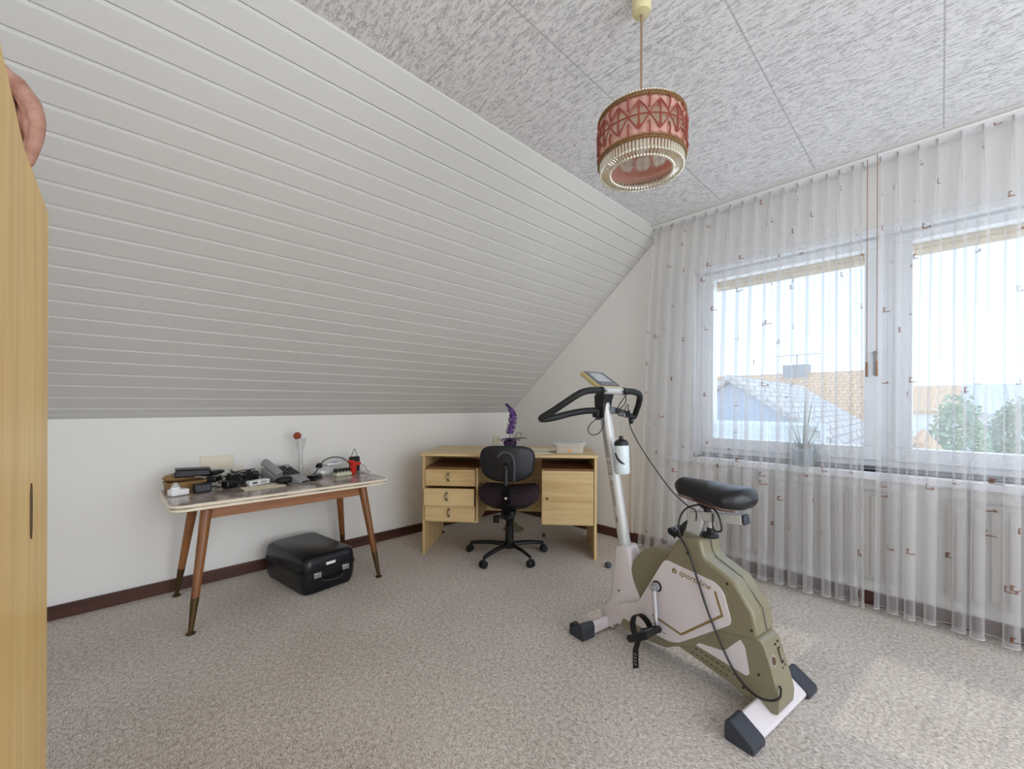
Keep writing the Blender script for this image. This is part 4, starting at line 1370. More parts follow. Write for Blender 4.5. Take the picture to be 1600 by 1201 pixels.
# raised spine on the shell with its arched rib, bar and bellows
g = MB()
g.tube([(-0.222, -0.045, 0.565), (-0.228, -0.047, 0.652), (-0.230, -0.040, 0.707), (-0.231, -0.018, 0.736), (-0.231, 0.012, 0.744), (-0.229, 0.040, 0.732), (-0.226, 0.055, 0.712)], 0.012, 10, smooth=5, ry=0.7)
g.obj('shell_rib', 'grey_dark', chair)
MB().cyl((-0.215, 0.006, 0.655), (-0.258, 0.006, 0.655), 0.020, 0.016, 20).obj('back_knob', 'black_soft', chair, bevel=0.004)
g = MB().tube([(-0.235, 0.0, 0.66), (-0.245, 0.0, 0.52), (-0.240, 0.0, 0.40), (-0.200, 0.0, 0.325), (-0.13, 0.0, 0.312)], 0.014, 12, smooth=5, ry=1.3)
bb = g.obj('back_bar', 'black', chair)
g = MB()
for i in range(16):
    z = 0.535 - i * 0.0125
    x = -0.244 + 0.02 * max(0, (0.43 - z) / 0.1)
    g.lathe([(0.020, z - 0.0052), (0.028, z), (0.020, z + 0.0052)], (x, 0, 0), 18)
g.obj('bellows', 'black', bb)
MB().box((-0.272, 0, 0.462), (0.003, 0.014, 0.012)).obj('label', 'ivory', bb)

# ------------------------------------------------------------------ exercise bike
# local x: towards the front of the bike, y: towards the camera side, z up
bike = empty('exercise_bike', (-0.397, 1.634, 0), math.atan2(0.148, -0.989))
tag(bike, 'sage and white exercise bike with a black saddle and looped black handlebar', 'exercise bike')
XZ = lambda a, b, t_: (a, t_, b)
def smooth_poly(pts, k=5, closed=True):
    return [(p.x, p.y) for p in spline([V((a, b, 0)) for a, b in pts], k, closed)]
def rpoly(pts, rad, seg=5):
    """polygon with rounded corners"""
    out = []
    n = len(pts)
    for i in range(n):
        p0, p1, p2 = V(pts[i - 1] + (0,)), V(pts[i] + (0,)), V(pts[(i + 1) % n] + (0,))
        a, b = (p0 - p1), (p2 - p1)
        r = min(rad, a.length * 0.45, b.length * 0.45)
        A_, B_ = p1 + a.normalized() * r, p1 + b.normalized() * r
        for j in range(seg + 1):
            t_ = j / seg
            q = A_ * (1 - t_) ** 2 + p1 * 2 * t_ * (1 - t_) + B_ * t_ ** 2
            out.append((q.x, q.y))
    return out
# stabilisers
def stab(x, half, name, hgt, sg=1):
    g = MB()
    prof = rpoly([(-0.040 * sg, 0.008), (0.034 * sg, 0.010), (0.034 * sg, hgt - 0.010), (0.022 * sg, hgt), (-0.040 * sg, 0.022)], 0.008, 4)
    g.prism(prof, lambda a, b, t_: (x + a, t_, b), -half + 0.05, half - 0.05)
    o = g.obj(name, 'bike_white', bike)
    for s in (-1, 1):
        c = MB()
        pr_ = rpoly([(-0.050 * sg, 0.0), (0.041 * sg, 0.0), (0.041 * sg, hgt - 0.008), (0.026 * sg, hgt + 0.008), (-0.050 * sg, 0.026)], 0.010, 4)
        c.prism(pr_, lambda a, b, t_: (x + a, t_, b), s * (half - 0.075), s * half)
        e = c.obj('end_cap', M['cap_slate'], o, bevel=0.004)
    return o
st = stab(0.0, 0.245, 'rear_stabilizer', 0.064)
sf = stab(0.715, 0.225, 'front_stabilizer', 0.064, -1)
g = MB()
for s in (1, -1):
    g2_ = MB().cyl((0.752, s * 0.185, 0.030), (0.752, s * 0.215, 0.030), 0.021, n=20).obj('transport_wheel', 'black', sf, bevel=0.003)
g.bm.free()
# main housing
HW = 0.066
upper = [(0.318, 0.530), (0.226, 0.545), (0.214, 0.492), (0.200, 0.472), (0.100, 0.428), (0.036, 0.343), (0.020, 0.268), (0.045, 0.250), (0.16, 0.226), (0.26, 0.118), (0.33, 0.091), (0.368, 0.066), (0.443, 0.056), (0.55, 0.060), (0.60, 0.098), (0.505, 0.205), (0.378, 0.427)]
body = MB().prism(rpoly(upper, 0.016, 3), XZ, -HW, HW).obj('housing', 'sage', bike, bevel=0.014, seg=4)
lower = [(0.030, 0.262), (0.006, 0.25), (-0.012, 0.20), (-0.044, 0.09), (-0.040, 0.036), (0.037, 0.036), (0.101, 0.058), (0.219, 0.080), (0.33, 0.100), (0.30, 0.16), (0.16, 0.26)]
MB().prism(rpoly(lower, 0.014, 3), XZ, -HW + 0.007, HW - 0.007).obj('tail_housing', 'sage', bike, bevel=0.012, seg=4)
# centre seam
g = MB().tube([(a, 0, b) for a, b in [(0.223, 0.549), (0.213, 0.498), (0.199, 0.4755), (0.104, 0.4300), (0.033, 0.345), (0.018, 0.272)]], 0.0016, 6)
g.obj('seam', 'grey_dark', body)
# flywheel housing
g = MB().cyl((0.40, -0.040, 0.282), (0.40, 0.040, 0.282), 0.172, n=64)
g.obj('flywheel_housing', 'sage', bike, bevel=0.012, seg=4)
# white side panels with gold line
panel = [(0.376, 0.426), (0.165, 0.405), (0.135, 0.380), (0.108, 0.290), (0.112, 0.272), (0.268, 0.150), (0.318, 0.112), (0.366, 0.101), (0.41, 0.103), (0.60, 0.10), (0.60, 0.16), (0.503, 0.203)]
for s in (1, -1):
    pn = MB().prism(rpoly(panel, 0.020, 4), XZ, s * (HW - 0.004), s * (HW + 0.003)).obj('side_panel', 'bike_white', bike, bevel=0.0015)
    lp = [(0.166, 0.372), (0.139, 0.295), (0.300, 0.155), (0.430, 0.178)]
    def ribbon(pts, w):
        L, R = [], []
        for i, p in enumerate(pts):
            p = V(p + (0,))
            a = (p - V(pts[i - 1] + (0,))).normalized() if i else None
            b = (V(pts[i + 1] + (0,)) - p).normalized() if i < len(pts) - 1 else None
            t_ = ((a or b) + (b or a)).normalized()
            n_ = V((-t_.y, t_.x, 0))
            m_ = w / max(0.4, n_.dot(V((-(a or b).y, (a or b).x, 0))))
            L.append((p.x + n_.x * m_, p.y + n_.y * m_)); R.append((p.x - n_.x * m_, p.y - n_.y * m_))
        return L + R[::-1]
    MB().prism(ribbon(lp, 0.0042), XZ, s * (HW + 0.0025), s * (HW + 0.0038)).obj('trim_line', 'gold', pn)
    ins = [(0.285, 0.142), (0.138, 0.166), (0.080, 0.234), (0.064, 0.210), (0.049, 0.128), (0.060, 0.118)]
    MB().prism(rpoly(ins, 0.006, 3), XZ, s * (HW - 0.012), s * (HW - 0.0055)).obj('side_panel', 'bike_white', bike, bevel=0.001)
    for (x, z, dd) in ((0.278, 0.477, 0.0), (0.123, 0.414, 0.0), (0.04, 0.284, 0.0), (0.020, 0.142, 0.007), (0.070, 0.071, 0.007)):
        MB().cyl((x, s * (HW - 0.003 - dd), z), (x, s * (HW + 0.0006 - dd), z), 0.0046, n=14).obj('screw_recess', 'black', bike)
    for row, (x0, z0, x1, z1) in enumerate(((0.248, 0.124, 0.085, 0.100), (0.262, 0.104, 0.115, 0.082))):
        for i in range(8):
            a0 = i / 8; a1 = (i + 0.55) / 8
            p0 = V((x0 + (x1 - x0) * a0, s * (HW - 0.0068), z0 + (z1 - z0) * a0)); p1 = V((x0 + (x1 - x0) * a1, s * (HW - 0.0068), z0 + (z1 - z0) * a1))
            MB().cyl(p0, p1, 0.0016, n=6).obj('vent_slot', 'black', bike)
    for (x, z) in ((0.455, 0.150), (0.430, 0.146), (0.405, 0.142), (0.380, 0.128), (0.450, 0.132), (0.42, 0.128)):
        MB().cyl((x, s * (HW + 0.0028), z), (x - 0.013, s * (HW + 0.0028), z - 0.002), 0.0014, n=6).obj('vent_slot', 'black', bike)
# lettering on the camera side
def text_obj(body_, size, loc, rot, mat, parent, ext=0.0006):
    cu = bpy.data.curves.new('lettering', 'FONT')
    cu.body = body_
    cu.size = size
    cu.extrude = ext
    cu.shear = 0.25
    cu.materials.append(M[mat] if isinstance(mat, str) else mat)
    tmp = bpy.data.objects.new('lettering', cu)
    COL.objects.link(tmp)
    me_ = bpy.data.meshes.new_from_object(tmp.evaluated_get(bpy.context.evaluated_depsgraph_get()))
    bpy.data.objects.remove(tmp)
    if not me_.materials:
        me_.materials.append(M[mat] if isinstance(mat, str) else mat)
    o = bpy.data.objects.new('lettering', me_)
    COL.objects.link(o)
    o.parent = parent
    o.location = loc
    o.rotation_euler = rot
    return o
# reading direction runs from front to rear (local -x) on the camera side (local +y)
def side_rot(tilt):
    m = Matrix(((-math.cos(tilt), -math.sin(tilt) * 1, 0), (0, 0, 1), (-math.sin(tilt), math.cos(tilt), 0)))
    # columns: text x axis, text y axis, text normal
    cx_ = V((-math.cos(tilt), 0, -math.sin(tilt))); cy_ = V((-math.sin(tilt), 0, math.cos(tilt))); cz_ = cx_.cross(cy_)
    return Matrix((cx_, cy_, cz_)).transposed().to_euler()
text_obj('sportsline', 0.0325, (0.312, HW + 0.0034, 0.386), side_rot(0.13), 'gold', bike)
g = MB().cyl((0.330, HW + 0.0028, 0.3935), (0.330, HW + 0.0040, 0.3935), 0.0105, n=28)
em = g.obj('emblem', 'gold', bike)
text_obj('s', 0.020, (0.3338, HW + 0.0041, 0.389), side_rot(0.1), 'ivory', em)
# socket and printed marks on the rear face of the tail
g = MB().lathe([(0.0, 0.0), (0.013, 0.0), (0.0145, 0.003), (0.0165, 0.003), (0.0165, -0.004), (0.0, -0.004)], (-0.0125, 0.030, 0.195), 22, rot=Matrix.Rotation(-PI / 2 + 0.28, 3, 'Y'))
g.obj('power_socket', 'silver', bike)
MB().cyl((-0.0125, 0.030, 0.195), (-0.0163, 0.030, 0.1961), 0.0128, n=20).obj('socket_hole', M['pull_dark'], bike)
rx = lambda z: -0.0125 - (0.20 - z) * 0.29
g = MB()
for (y, z) in ((-0.012, 0.232), (-0.032, 0.236), (-0.018, 0.160), (-0.038, 0.164)):
    g.cyl((rx(z) + 0.002, y, z), (rx(z) - 0.001, y, z), 0.0035, n=10)
part(g.obj('vent_holes', 'black', body), 'four small dark holes')
g = MB()
g.box((rx(0.196) - 0.0004, -0.019, 0.196), (0.002, 0.005, 0.044), Matrix.Rotation(0.28, 3, 'Y'))
g.box((rx(0.176) - 0.0004, -0.026, 0.176), (0.002, 0.018, 0.006), Matrix.Rotation(0.28, 3, 'Y'))
g.box((rx(0.218) - 0.0004, -0.026, 0.218), (0.002, 0.018, 0.003), Matrix.Rotation(0.28, 3, 'Y'))
part(g.obj('printed_mark', 'black', body), 'small black printed corner mark')
# crank, arms, pedals
CXB, CZB = 0.409, 0.305
MB().cyl((CXB, -HW - 0.03, CZB), (CXB, HW + 0.03, CZB), 0.013, n=20).obj('axle', 'steel', bike)
for s in (1, -1):
    MB().cyl((CXB, s * (HW + 0.002), CZB), (CXB, s * (HW + 0.005), CZB), 0.022, n=26).obj('axle_ring', 'black', bike)
    MB().cyl((CXB, s * (HW + 0.006), CZB), (CXB, s * (HW + 0.024), CZB), 0.017, n=22).obj('axle_hub', 'grey', bike, bevel=0.002)
def crank(s, vec, tagname):
    """s = +1 camera side"""
    y0 = s * (HW + 0.026)
    e = V((CXB + vec[0], y0 + s * 0.012, CZB + vec[1]))
    g = MB().tube([(CXB, y0, CZB), (CXB + vec[0] * 0.5, y0 + s * 0.004, CZB + vec[1] * 0.5), tuple(e)], lambda t_: 0.0105 - 0.003 * t_, 10, smooth=3, ry=0.6)
    g.cyl((CXB, y0 - s * 0.006, CZB), (CXB, y0 + s * 0.012, CZB), 0.0125, n=20)
    arm = g.obj('crank_arm', 'steel', bike)
    pc = e + V((0, s * 0.055, 0))
    return arm, e, pc
def pedal(arm, e, pc, s, tilt):
    R = Matrix.Rotation(tilt, 3, 'Y')
    g = MB().cyl(e, pc + V((0, s * 0.035, 0)), 0.007, n=12)
    g.obj('spindle', 'steel', arm)
    g = MB()
    fr = rpoly([(-0.052, -0.014), (0.052, -0.014), (0.058, 0.0), (0.052, 0.014), (-0.052, 0.014), (-0.058, 0.0)], 0.008, 3)
    for yy in (-0.040, 0.040):
        g.prism(fr, lambda a, b, t_: pc + R @ V((a, t_, b)), yy - 0.005, yy + 0.005)
    g.cyl(pc + R @ V((-0.050, -0.042, 0)), pc + R @ V((-0.050, 0.042, 0)), 0.011, n=12)
    g.cyl(pc + R @ V((0.050, -0.042, 0)), pc + R @ V((0.050, 0.042, 0)), 0.011, n=12)
    g.box(pc, (0.03, 0.078, 0.022), R)
    pd = g.obj('pedal', 'black', arm, bevel=0.002)
    for a in (-0.030, 0.030):
        MB().cyl(pc + R @ V((a, 0, -0.0135)), pc + R @ V((a, 0, 0.0135)), 0.021, n=22).obj('pedal_pad', M['panel_grey'], pd, bevel=0.002)
    st_ = MB()
    # strap: broad arch over the pedal with a loose perforated tail
    arc = [V((0.01, 0, 0)) + R @ V((0.012, -0.043, -0.006))]
    pts = []
    for i in range(13):
        a = PI * i / 12
        pts.append(pc + R @ V((0.0, -math.cos(a) * 0.048, 0.010 + math.sin(a) * 0.062)))
    pts = [pc + R @ V((0, -0.046, -0.014))] + pts + [pc + R @ V((0, 0.048, -0.014))]
    pts += [pc + V((0.0, s * 0.052, -0.045)), pc + V((0.0, s * 0.052, -0.085)), pc + V((0.0, s * 0.050, -0.118))] if s > 0 else []
    w_ = R @ V((0.015, 0, 0))
    for a, b in zip(pts, pts[1:]):
        d_ = (b - a).normalized(); n_ = d_.cross(w_).normalized() * 0.0016
        v8 = [a - w_ - n_, a + w_ - n_, a + w_ + n_, a - w_ + n_, b - w_ - n_, b + w_ - n_, b + w_ + n_, b - w_ + n_]
        vv = [st_.bm.verts.new(q) for q in v8]
        for f in ((0, 1, 2, 3), (7, 6, 5, 4), (0, 4, 5, 1), (1, 5, 6, 2), (2, 6, 7, 3), (3, 7, 4, 0)):
            st_.bm.faces.new([vv[i] for i in f])
    st_.obj('strap', 'black_soft', pd)
    if s > 0:
        hl = MB()
        for i in range(4):
            q = pc + V((0.0, 0.0545, -0.062 - i * 0.013))
            hl.box(q, (0.012, 0.002, 0.003))
        hl.obj('strap_slots', 'grey', pd)
arm, e, pc = crank(1, (-0.022, -0.160), 'near')
pc = e + V((0.020, 0.052, -0.008)); e2 = e
pedal(arm, e2, pc, 1, 0.55)
arm, e, pc = crank(-1, (0.022, 0.160), 'far')
pedal(arm, e, pc, -1, -0.4)

# front foot cover (white) and post
cover = [(0.664, 0.396), (0.578, 0.412), (0.556, 0.330), (0.540, 0.262), (0.500, 0.196), (0.500, 0.075), (0.56, 0.062), (0.615, 0.058), (0.655, 0.026), (0.70, 0.022), (0.742, 0.064), (0.735, 0.085), (0.690, 0.135), (0.676, 0.200), (0.672, 0.30)]
g = MB()
poly = rpoly(cover, 0.018, 3)
n_ = len(poly)
# plump section: narrower on top, wider at the foot
rings = []
for t_ in (-1.0, -0.86, -0.4, 0.4, 0.86, 1.0):
    ring = []
    cx_ = sum(p[0] for p in poly) / n_; cz_ = sum(p[1] for p in poly) / n_
    for (x, z) in poly:
        half = 0.055 - 0.016 * min(1, max(0, (z - 0.1) / 0.3))
        k_ = 1.0 if abs(t_) < 0.9 else 0.0
        ins = 0.0 if abs(t_) < 0.8 else (0.006 if abs(t_) < 0.9 else 0.018)
        # pull the rim inwards for a rounded edge
        axx = 0.622 + (0.03 if z < 0.12 else 0.0)
        d_ = V((x - axx, 0)) if False else None
        xx = x - ins * (1 if x > axx else -1)
        ring.append(g.bm.verts.new((xx, half * t_, z)))
    rings.append(ring)
for a, b in zip(rings, rings[1:]):
    for i in range(n_):
        j = (i + 1) % n_
        g.bm.faces.new((a[i], a[j], b[j], b[i]))
g.bm.faces.new(rings[0][::-1]); g.bm.faces.new(rings[-1])
cv = g.obj('post_cover', 'bike_white', bike, sharp=50)
for s in (1, -1):
    MB().cyl((0.622, s * 0.040, 0.205), (0.622, s * 0.0525, 0.205), 0.0040, n=12).obj('screw_recess', 'black', cv)
MB().prism(rpoly([(0.498, 0.056), (0.575, 0.052), (0.600, 0.066), (0.585, 0.100), (0.54, 0.108), (0.498, 0.088)], 0.01, 3), XZ, -HW - 0.001, HW + 0.001).obj('corner_plate', 'sage', bike, bevel=0.004)
pb, pt = V((0.628, 0, 0.39)), V((0.762, 0, 1.06))
def post_at(z):
    return pb.lerp(pt, (z - pb.z) / (pt.z - pb.z))
post = MB().cyl(post_at(0.37), pt, 0.0275, n=28).obj('post', 'silver', bike)
MB().cyl(post_at(0.385), post_at(0.40), 0.036, 0.034, 28).obj('collar', 'bike_white', bike, bevel=0.004)
# grey decal strip with marks down the camera side of the post
pdir = (pt - pb).normalized()
def decal(z0, z1, w, mat, off=0.0003, phi=0.45):
    g = MB()
    q = pdir.to_track_quat('Z', 'Y')
    seg = 8
    for i in range(seg):
        for (za, zb) in ((z0, z1),):
            a0 = phi + w * (i / seg - 0.5); a1 = phi + w * ((i + 1) / seg - 0.5)
            def P_(z, a):
                u_ = V((math.cos(PI / 2 - a), math.sin(PI / 2 - a), 0)); u_ -= pdir * u_.dot(pdir); u_.normalize()
                return post_at(z) + u_ * (0.0275 + off)
            g.quad(P_(za, a0), P_(za, a1), P_(zb, a1), P_(zb, a0))
    return g.obj('decal', mat, post, fix=False)
decal(0.80, 0.985, 0.80, 'grey', phi=0.05)
decal(0.505, 0.530, 0.30, 'gold', 0.0003, phi=0.02)
def post_text(body_, size, z):
    u_ = V((math.sin(-0.03), math.cos(-0.03), 0)); u_ -= pdir * u_.dot(pdir); u_.normalize()
    tx = -pdir * -1.0
    ty = u_.cross(tx)
    rot = Matrix((tx, ty, u_)).transposed().to_euler()
    return text_obj(body_, size, post_at(z) + u_ * 0.0280 - ty * size * 0.33, rot, 'gold', post, 0.0002)
post_text('E11.0', 0.030, 0.715)
post_text('ERGOMETER', 0.021, 0.575)
# small dark bolt on the far side of the post
MB().cyl(post_at(0.76) + V((-0.02, -0.02, 0)), post_at(0.76) + V((-0.055, -0.04, 0)), 0.004).lathe([(0, -0.006), (0.012, -0.006), (0.012, 0.004), (0, 0.006)], post_at(0.76) + V((-0.055, -0.04, 0)), 14).obj('adjusting_bolt', 'grey_dark', bike)
# head: clamp block, handlebar, console
MB().prism(rpoly([(0.735, 0.985), (0.792, 0.975), (0.800, 1.095), (0.745, 1.13), (0.712, 1.125), (0.735, 1.06)], 0.01, 3), XZ, -0.030, 0.030).obj('head_clamp', 'black', bike, bevel=0.006)
bar_pts = [(0.712, 0.0, 1.116), (0.707, 0.10, 1.116), (0.706, 0.165, 1.113), (0.715, 0.215, 1.098), (0.755, 0.262, 1.058), (0.800, 0.300, 1.018), (0.835, 0.330, 0.990), (0.838, 0.322, 0.982), (0.815, 0.270, 0.990), (0.795, 0.19, 1.008), (0.778, 0.10, 1.020), (0.770, 0.0, 1.020)]
for s in (1, -1):
    g = MB().tube([(a, s * b, c) for a, b, c in bar_pts], 0.0155, 14, smooth=5)
    g.obj('handlebar_grip', 'black_soft', bike)
g = MB().tube([(0.7105, 0.07, 1.1165), (0.712, 0.0, 1.1165), (0.7105, -0.07, 1.1165)], 0.0172, 18, smooth=3)
g.obj('hand_sensor', 'silver', bike)
for s in (1, -1):
    MB().cyl((0.707, s * 0.072, 1.1165), (0.7065, s * 0.085, 1.116), 0.0185, n=18).obj('grip_collar', 'black', bike)
# console: tilted slab
cn0 = V((0.712, 0, 1.1345)); cn1 = V((0.842, 0, 1.217))
ax_u = (cn1 - cn0).normalized(); ax_n = V((-ax_u.z, 0, ax_u.x))
CONS = lambda u_, w_, h_: cn0 + ax_u * u_ + V((0, w_, 0)) + ax_n * h_
CL = (cn1 - cn0).length
g = MB()
g.prism(rpoly([(-0.002, -0.084), (CL, -0.078), (CL, 0.078), (-0.002, 0.084)], 0.012, 4), lambda a, b, t_: CONS(a, b, t_), -0.022, 0.0)
cons = g.obj('console', 'beige_case', bike, bevel=0.005, seg=3)
MB().prism(rpoly([(0.008, -0.074), (CL - 0.007, -0.069), (CL - 0.007, 0.069), (0.008, 0.074)], 0.008, 4), lambda a, b, t_: CONS(a, b, t_), 0.0, 0.0015).obj('face_plate', 'panel_grey', cons)
MB().prism(rpoly([(0.048, -0.048), (CL - 0.022, -0.045), (CL - 0.022, 0.045), (0.048, 0.048)], 0.006, 4), lambda a, b, t_: CONS(a, b, t_), 0.0015, 0.0028).obj('screen', 'lcd', cons)
for i in range(4):
    MB().prism(rpoly([(0.018, -0.046 + i * 0.026), (0.032, -0.046 + i * 0.026), (0.032, -0.031 + i * 0.026), (0.018, -0.031 + i * 0.026)], 0.004, 3), lambda a, b, t_: CONS(a, b, t_), 0.0015, 0.004).obj('button', 'grey', cons)
MB().tube([(0.745, 0, 1.10), (0.765, 0, 1.13), (0.785, 0, 1.155)], 0.016, 12, smooth=2).obj('console_neck', 'black', bike)
# holder with clamp knobs under the bar
MB().box((0.775, 0.034, 1.005), (0.035, 0.03, 0.035)).cyl((0.76, 0.03, 0.985), (0.76, 0.055, 0.985), 0.009).obj('bracket', 'black', bike, bevel=0.004)
MB().box((0.735, -0.02, 1.022), (0.03, 0.035, 0.035)).obj('bracket', M['panel_grey'], bike, bevel=0.005)
MB().tube([(0.705, -0.045, 1.00), (0.70, -0.06, 1.012), (0.695, -0.07, 0.995)], 0.011, 10, smooth=3).obj('clamp_lever', M['panel_grey'], bike)
# seat post, slider, saddle
MB().prism([(0.322, 0.52), (0.262, 0.52), (0.240, 0.600), (0.262, 0.636), (0.296, 0.628)], XZ, -0.020, 0.020).obj('seat_post', 'silver', bike, bevel=0.005, seg=3)
MB().cyl((0.293, 0, 0.515), (0.2905, 0, 0.545), 0.038, 0.034, 26).obj('post_ring', M['sage'], bike, bevel=0.003)
q0, q1 = V((0.285, 0, 0.615)), V((0.098, 0, 0.6385))
def rail_box(a, b, hw, hh, name, mat, parent, bev=0.003):
    d_ = (b - a).normalized(); n_ = V((-d_.z, 0, d_.x))
    if n_.z < 0: n_ = -n_
    g = MB()
    L = (b - a).length
    g.prism([(0, -hh), (L, -hh), (L, hh), (0, hh)], lambda u_, v_, t_: a + d_ * u_ + n_ * v_ + V((0, t_, 0)), -hw, hw)
    return g.obj(name, mat, parent, bevel=bev)
sl_ = rail_box(q0, q1, 0.019, 0.0175, 'slider_rail', 'silver', bike)
rail_box(q1 + (q1 - q0).normalized() * 0.0005, q1 + (q1 - q0).normalized() * 0.014, 0.0195, 0.018, 'end_cap', M['cap_slate'], sl_, 0.005)
MB().cyl((0.222, 0, 0.608), (0.222, 0, 0.578), 0.016, 0.011, 18).obj('knob_stem', 'silver', bike)
MB().lathe([(0.0, -0.03), (0.029, -0.03), (0.031, -0.024), (0.026, -0.016), (0.013, -0.012), (0.013, 0.006), (0.0, 0.006)], (0.222, 0, 0.574), 26).obj('seat_knob', 'black_soft', bike)
MB().cyl((0.232, 0, 0.630), (0.236, 0, 0.665), 0.014).cyl((0.236, 0, 0.652), (0.24, 0, 0.690), 0.020, 0.050, 24).obj('seat_clamp', 'black', bike)
# saddle outline: broad at the rear, nose at the front
g = MB()
NSd, MSd = 30, 20
def saddle_pt(u, v):
    x = 0.055 + u * 0.315
    wid = 0.118 * (math.sin(min(1, (u + 0.06) / 0.40) * PI / 2) ** 0.8) * (1 - 0.76 * (max(0, u - 0.22) / 0.78) ** 0.9)
    endr = min(1.0, ((1 - u) / 0.10)) ** 0.5 if u > 0.90 else 1.0
    endf = min(1.0, (u / 0.10)) ** 0.5 if u < 0.10 else 1.0
    k_ = max(0.02, endr * endf)
    ang = 2 * PI * v
    c, s = math.cos(ang), math.sin(ang)
    e_ = 2 / 2.7
    yy = math.copysign(abs(c) ** e_, c) * wid * (0.4 + 0.6 * k_ if (u > .9 or u < .1) else 1)
    hgt = 0.042 - 0.006 * u
    base = 0.716 + 0.002 * math.sin(u * PI) - 0.012 * (u - 0.5) * -1.0 * 0 + 0.014 * (0.3 - u) ** 2
    zz = math.copysign(abs(s) ** e_, s) * hgt * k_
    zz += -0.004 * (1 - (yy / 0.12) ** 2) * (1 if s > 0 else 0) if u < 0.5 else 0
    zz -= (abs(yy) / 0.12) ** 2 * 0.012
    return (x, yy, base + zz)
rings = [[g.bm.verts.new(saddle_pt(i / NSd, j / MSd)) for j in range(MSd)] for i in range(NSd + 1)]
for a, b in zip(rings, rings[1:]):
    for i in range(MSd):
        j = (i + 1) % MSd
        g.bm.faces.new((a[i], a[j], b[j], b[i]))
g.bm.faces.new(rings[0][::-1]); g.bm.faces.new(rings[-1])
sd_o = g.obj('saddle', M['saddle_cover'], bike, sharp=180)
md = sd_o.modifiers.new('sub', 'SUBSURF'); md.levels = 1; md.render_levels = 1
g = MB()
g.tube([V(saddle_pt(0.14 + 0.78 * i / 20, 0.25 * 0 + 0.135)) * 1 for i in range(1)] + [V(saddle_pt(0.12 + 0.8 * i / 20, 0.86)) + V((0, 0, -0.004)) for i in range(21)][::-1][::-1][1:], 0.003, 6) if False else g.tube([V(saddle_pt(0.14 + 0.78 * i / 20, 0.86)) + V((0, -0.002, -0.006)) for i in range(21)], 0.0035, 6)
g.obj('hem_elastic', M['hem_brown'], sd_o)
g = MB().tube([V(saddle_pt(0.14 + 0.78 * i / 20, 0.64)) + V((0, 0.002, -0.006)) for i in range(21)], 0.0035, 6)
g.obj('hem_elastic', M['hem_brown'], sd_o)

# pulse cable: from the handlebar to the saddle, a loop there, down to the foot of the bike
cab = []
cab += [(0.700, -0.085, 1.105), (0.690, -0.075, 1.06), (0.705, -0.040, 1.02), (0.680, -0.055, 1.012), (0.655, -0.05, 1.00), (0.630, -0.040, 0.94), (0.560, -0.02, 0.86), (0.470, 0.0, 0.775), (0.372, 0.028, 0.700), (0.300, 0.034, 0.655), (0.262, 0.034, 0.640), (0.262, 0.032, 0.600)]
g = MB().tube(cab, 0.0024, 8, smooth=8)
g.obj('cable', 'black', bike)
cab = [(0.215, 0.024, 0.665), (0.255, 0.034, 0.664), (0.300, 0.042, 0.640), (0.318, 0.056, 0.595), (0.306, 0.072, 0.545), (0.262, 0.078, 0.482), (0.222, 0.078, 0.380), (0.186, 0.078, 0.290), (0.142, 0.076, 0.200), (0.102, 0.076, 0.135), (0.062, 0.080, 0.098), (0.018, 0.085, 0.084), (-0.020, 0.080, 0.087), (-0.046, 0.068, 0.104), (-0.045, 0.052, 0.124), (-0.038, 0.045, 0.130)]
g = MB().tube(cab, 0.0036, 8, smooth=8)
g.obj('cable', 'black', bike)
cab = [(0.215, 0.024, 0.665), (0.185, 0.030, 0.655), (0.165, 0.036, 0.625), (0.160, 0.036, 0.590), (0.180, 0.034, 0.580), (0.196, 0.028, 0.590), (0.200, 0.024, 0.64)]
g = MB().tube(cab, 0.0034, 8, smooth=8)
g.obj('cable', 'black', bike)
cab = [(0.748, 0.035, 0.99), (0.775, 0.066, 0.965), (0.790, 0.080, 0.93), (0.770, 0.075, 0.905), (0.740, 0.055, 0.915), (0.728, 0.038, 0.955), (0.735, 0.032, 0.99)]
MB().tube(cab, 0.0022, 8, smooth=6).obj('cable', 'black', bike)
cab = [(0.70, -0.10, 1.105), (0.715, -0.06, 1.05), (0.72, -0.04, 1.01)]
MB().tube(cab, 0.0024, 8, smooth=6).obj('cable', 'black', bike)
cab = [(0.70, -0.07, 1.00), (0.715, -0.11, 1.04), (0.75, -0.17, 1.05), (0.79, -0.22, 1.03), (0.79, -0.22, 0.995), (0.765, -0.17, 0.985), (0.72, -0.10, 0.99)]
MB().tube(cab, 0.0022, 8, smooth=6).obj('cable', 'black', bike)
MB().cyl((0.79, -0.225, 1.02), (0.78, -0.225, 0.985), 0.006).ball((0.775, -0.225, 0.965), (0.014, 0.014, 0.016)).obj('safety_clip', 'black', bike)

# water bottle hanging on the post
p = empty('water_bottle', (0, 0, 0))
bc = bike.matrix_basis if False else None
Rz = Matrix.Rotation(math.atan2(0.148, -0.989), 3, 'Z')
bl = Rz @ V((0.620, 0.030, 0)) + V((-0.397, 1.634, 0))
p.location = (bl.x, bl.y, 0.735); p.rotation_euler = (0.0, 0.06, math.atan2(0.148, -0.989)); p.scale = (0.92, 0.92, 0.92)
tag(p, 'milky white drinking bottle with black cap hanging on the post of the exercise bike', 'bottle')
MB().lathe([(0.0, 0.0), (0.033, 0.0), (0.036, 0.006), (0.036, 0.045), (0.034, 0.055), (0.036, 0.065), (0.036, 0.13), (0.034, 0.142), (0.0, 0.145)], n=30).obj('body', 'bottle_white', p)
MB().lathe([(0.0345, 0.138), (0.035, 0.150), (0.030, 0.162), (0.014, 0.170), (0.010, 0.172), (0.010, 0.186), (0.0, 0.188)], n=28).obj('cap', 'black', p)
g = MB()
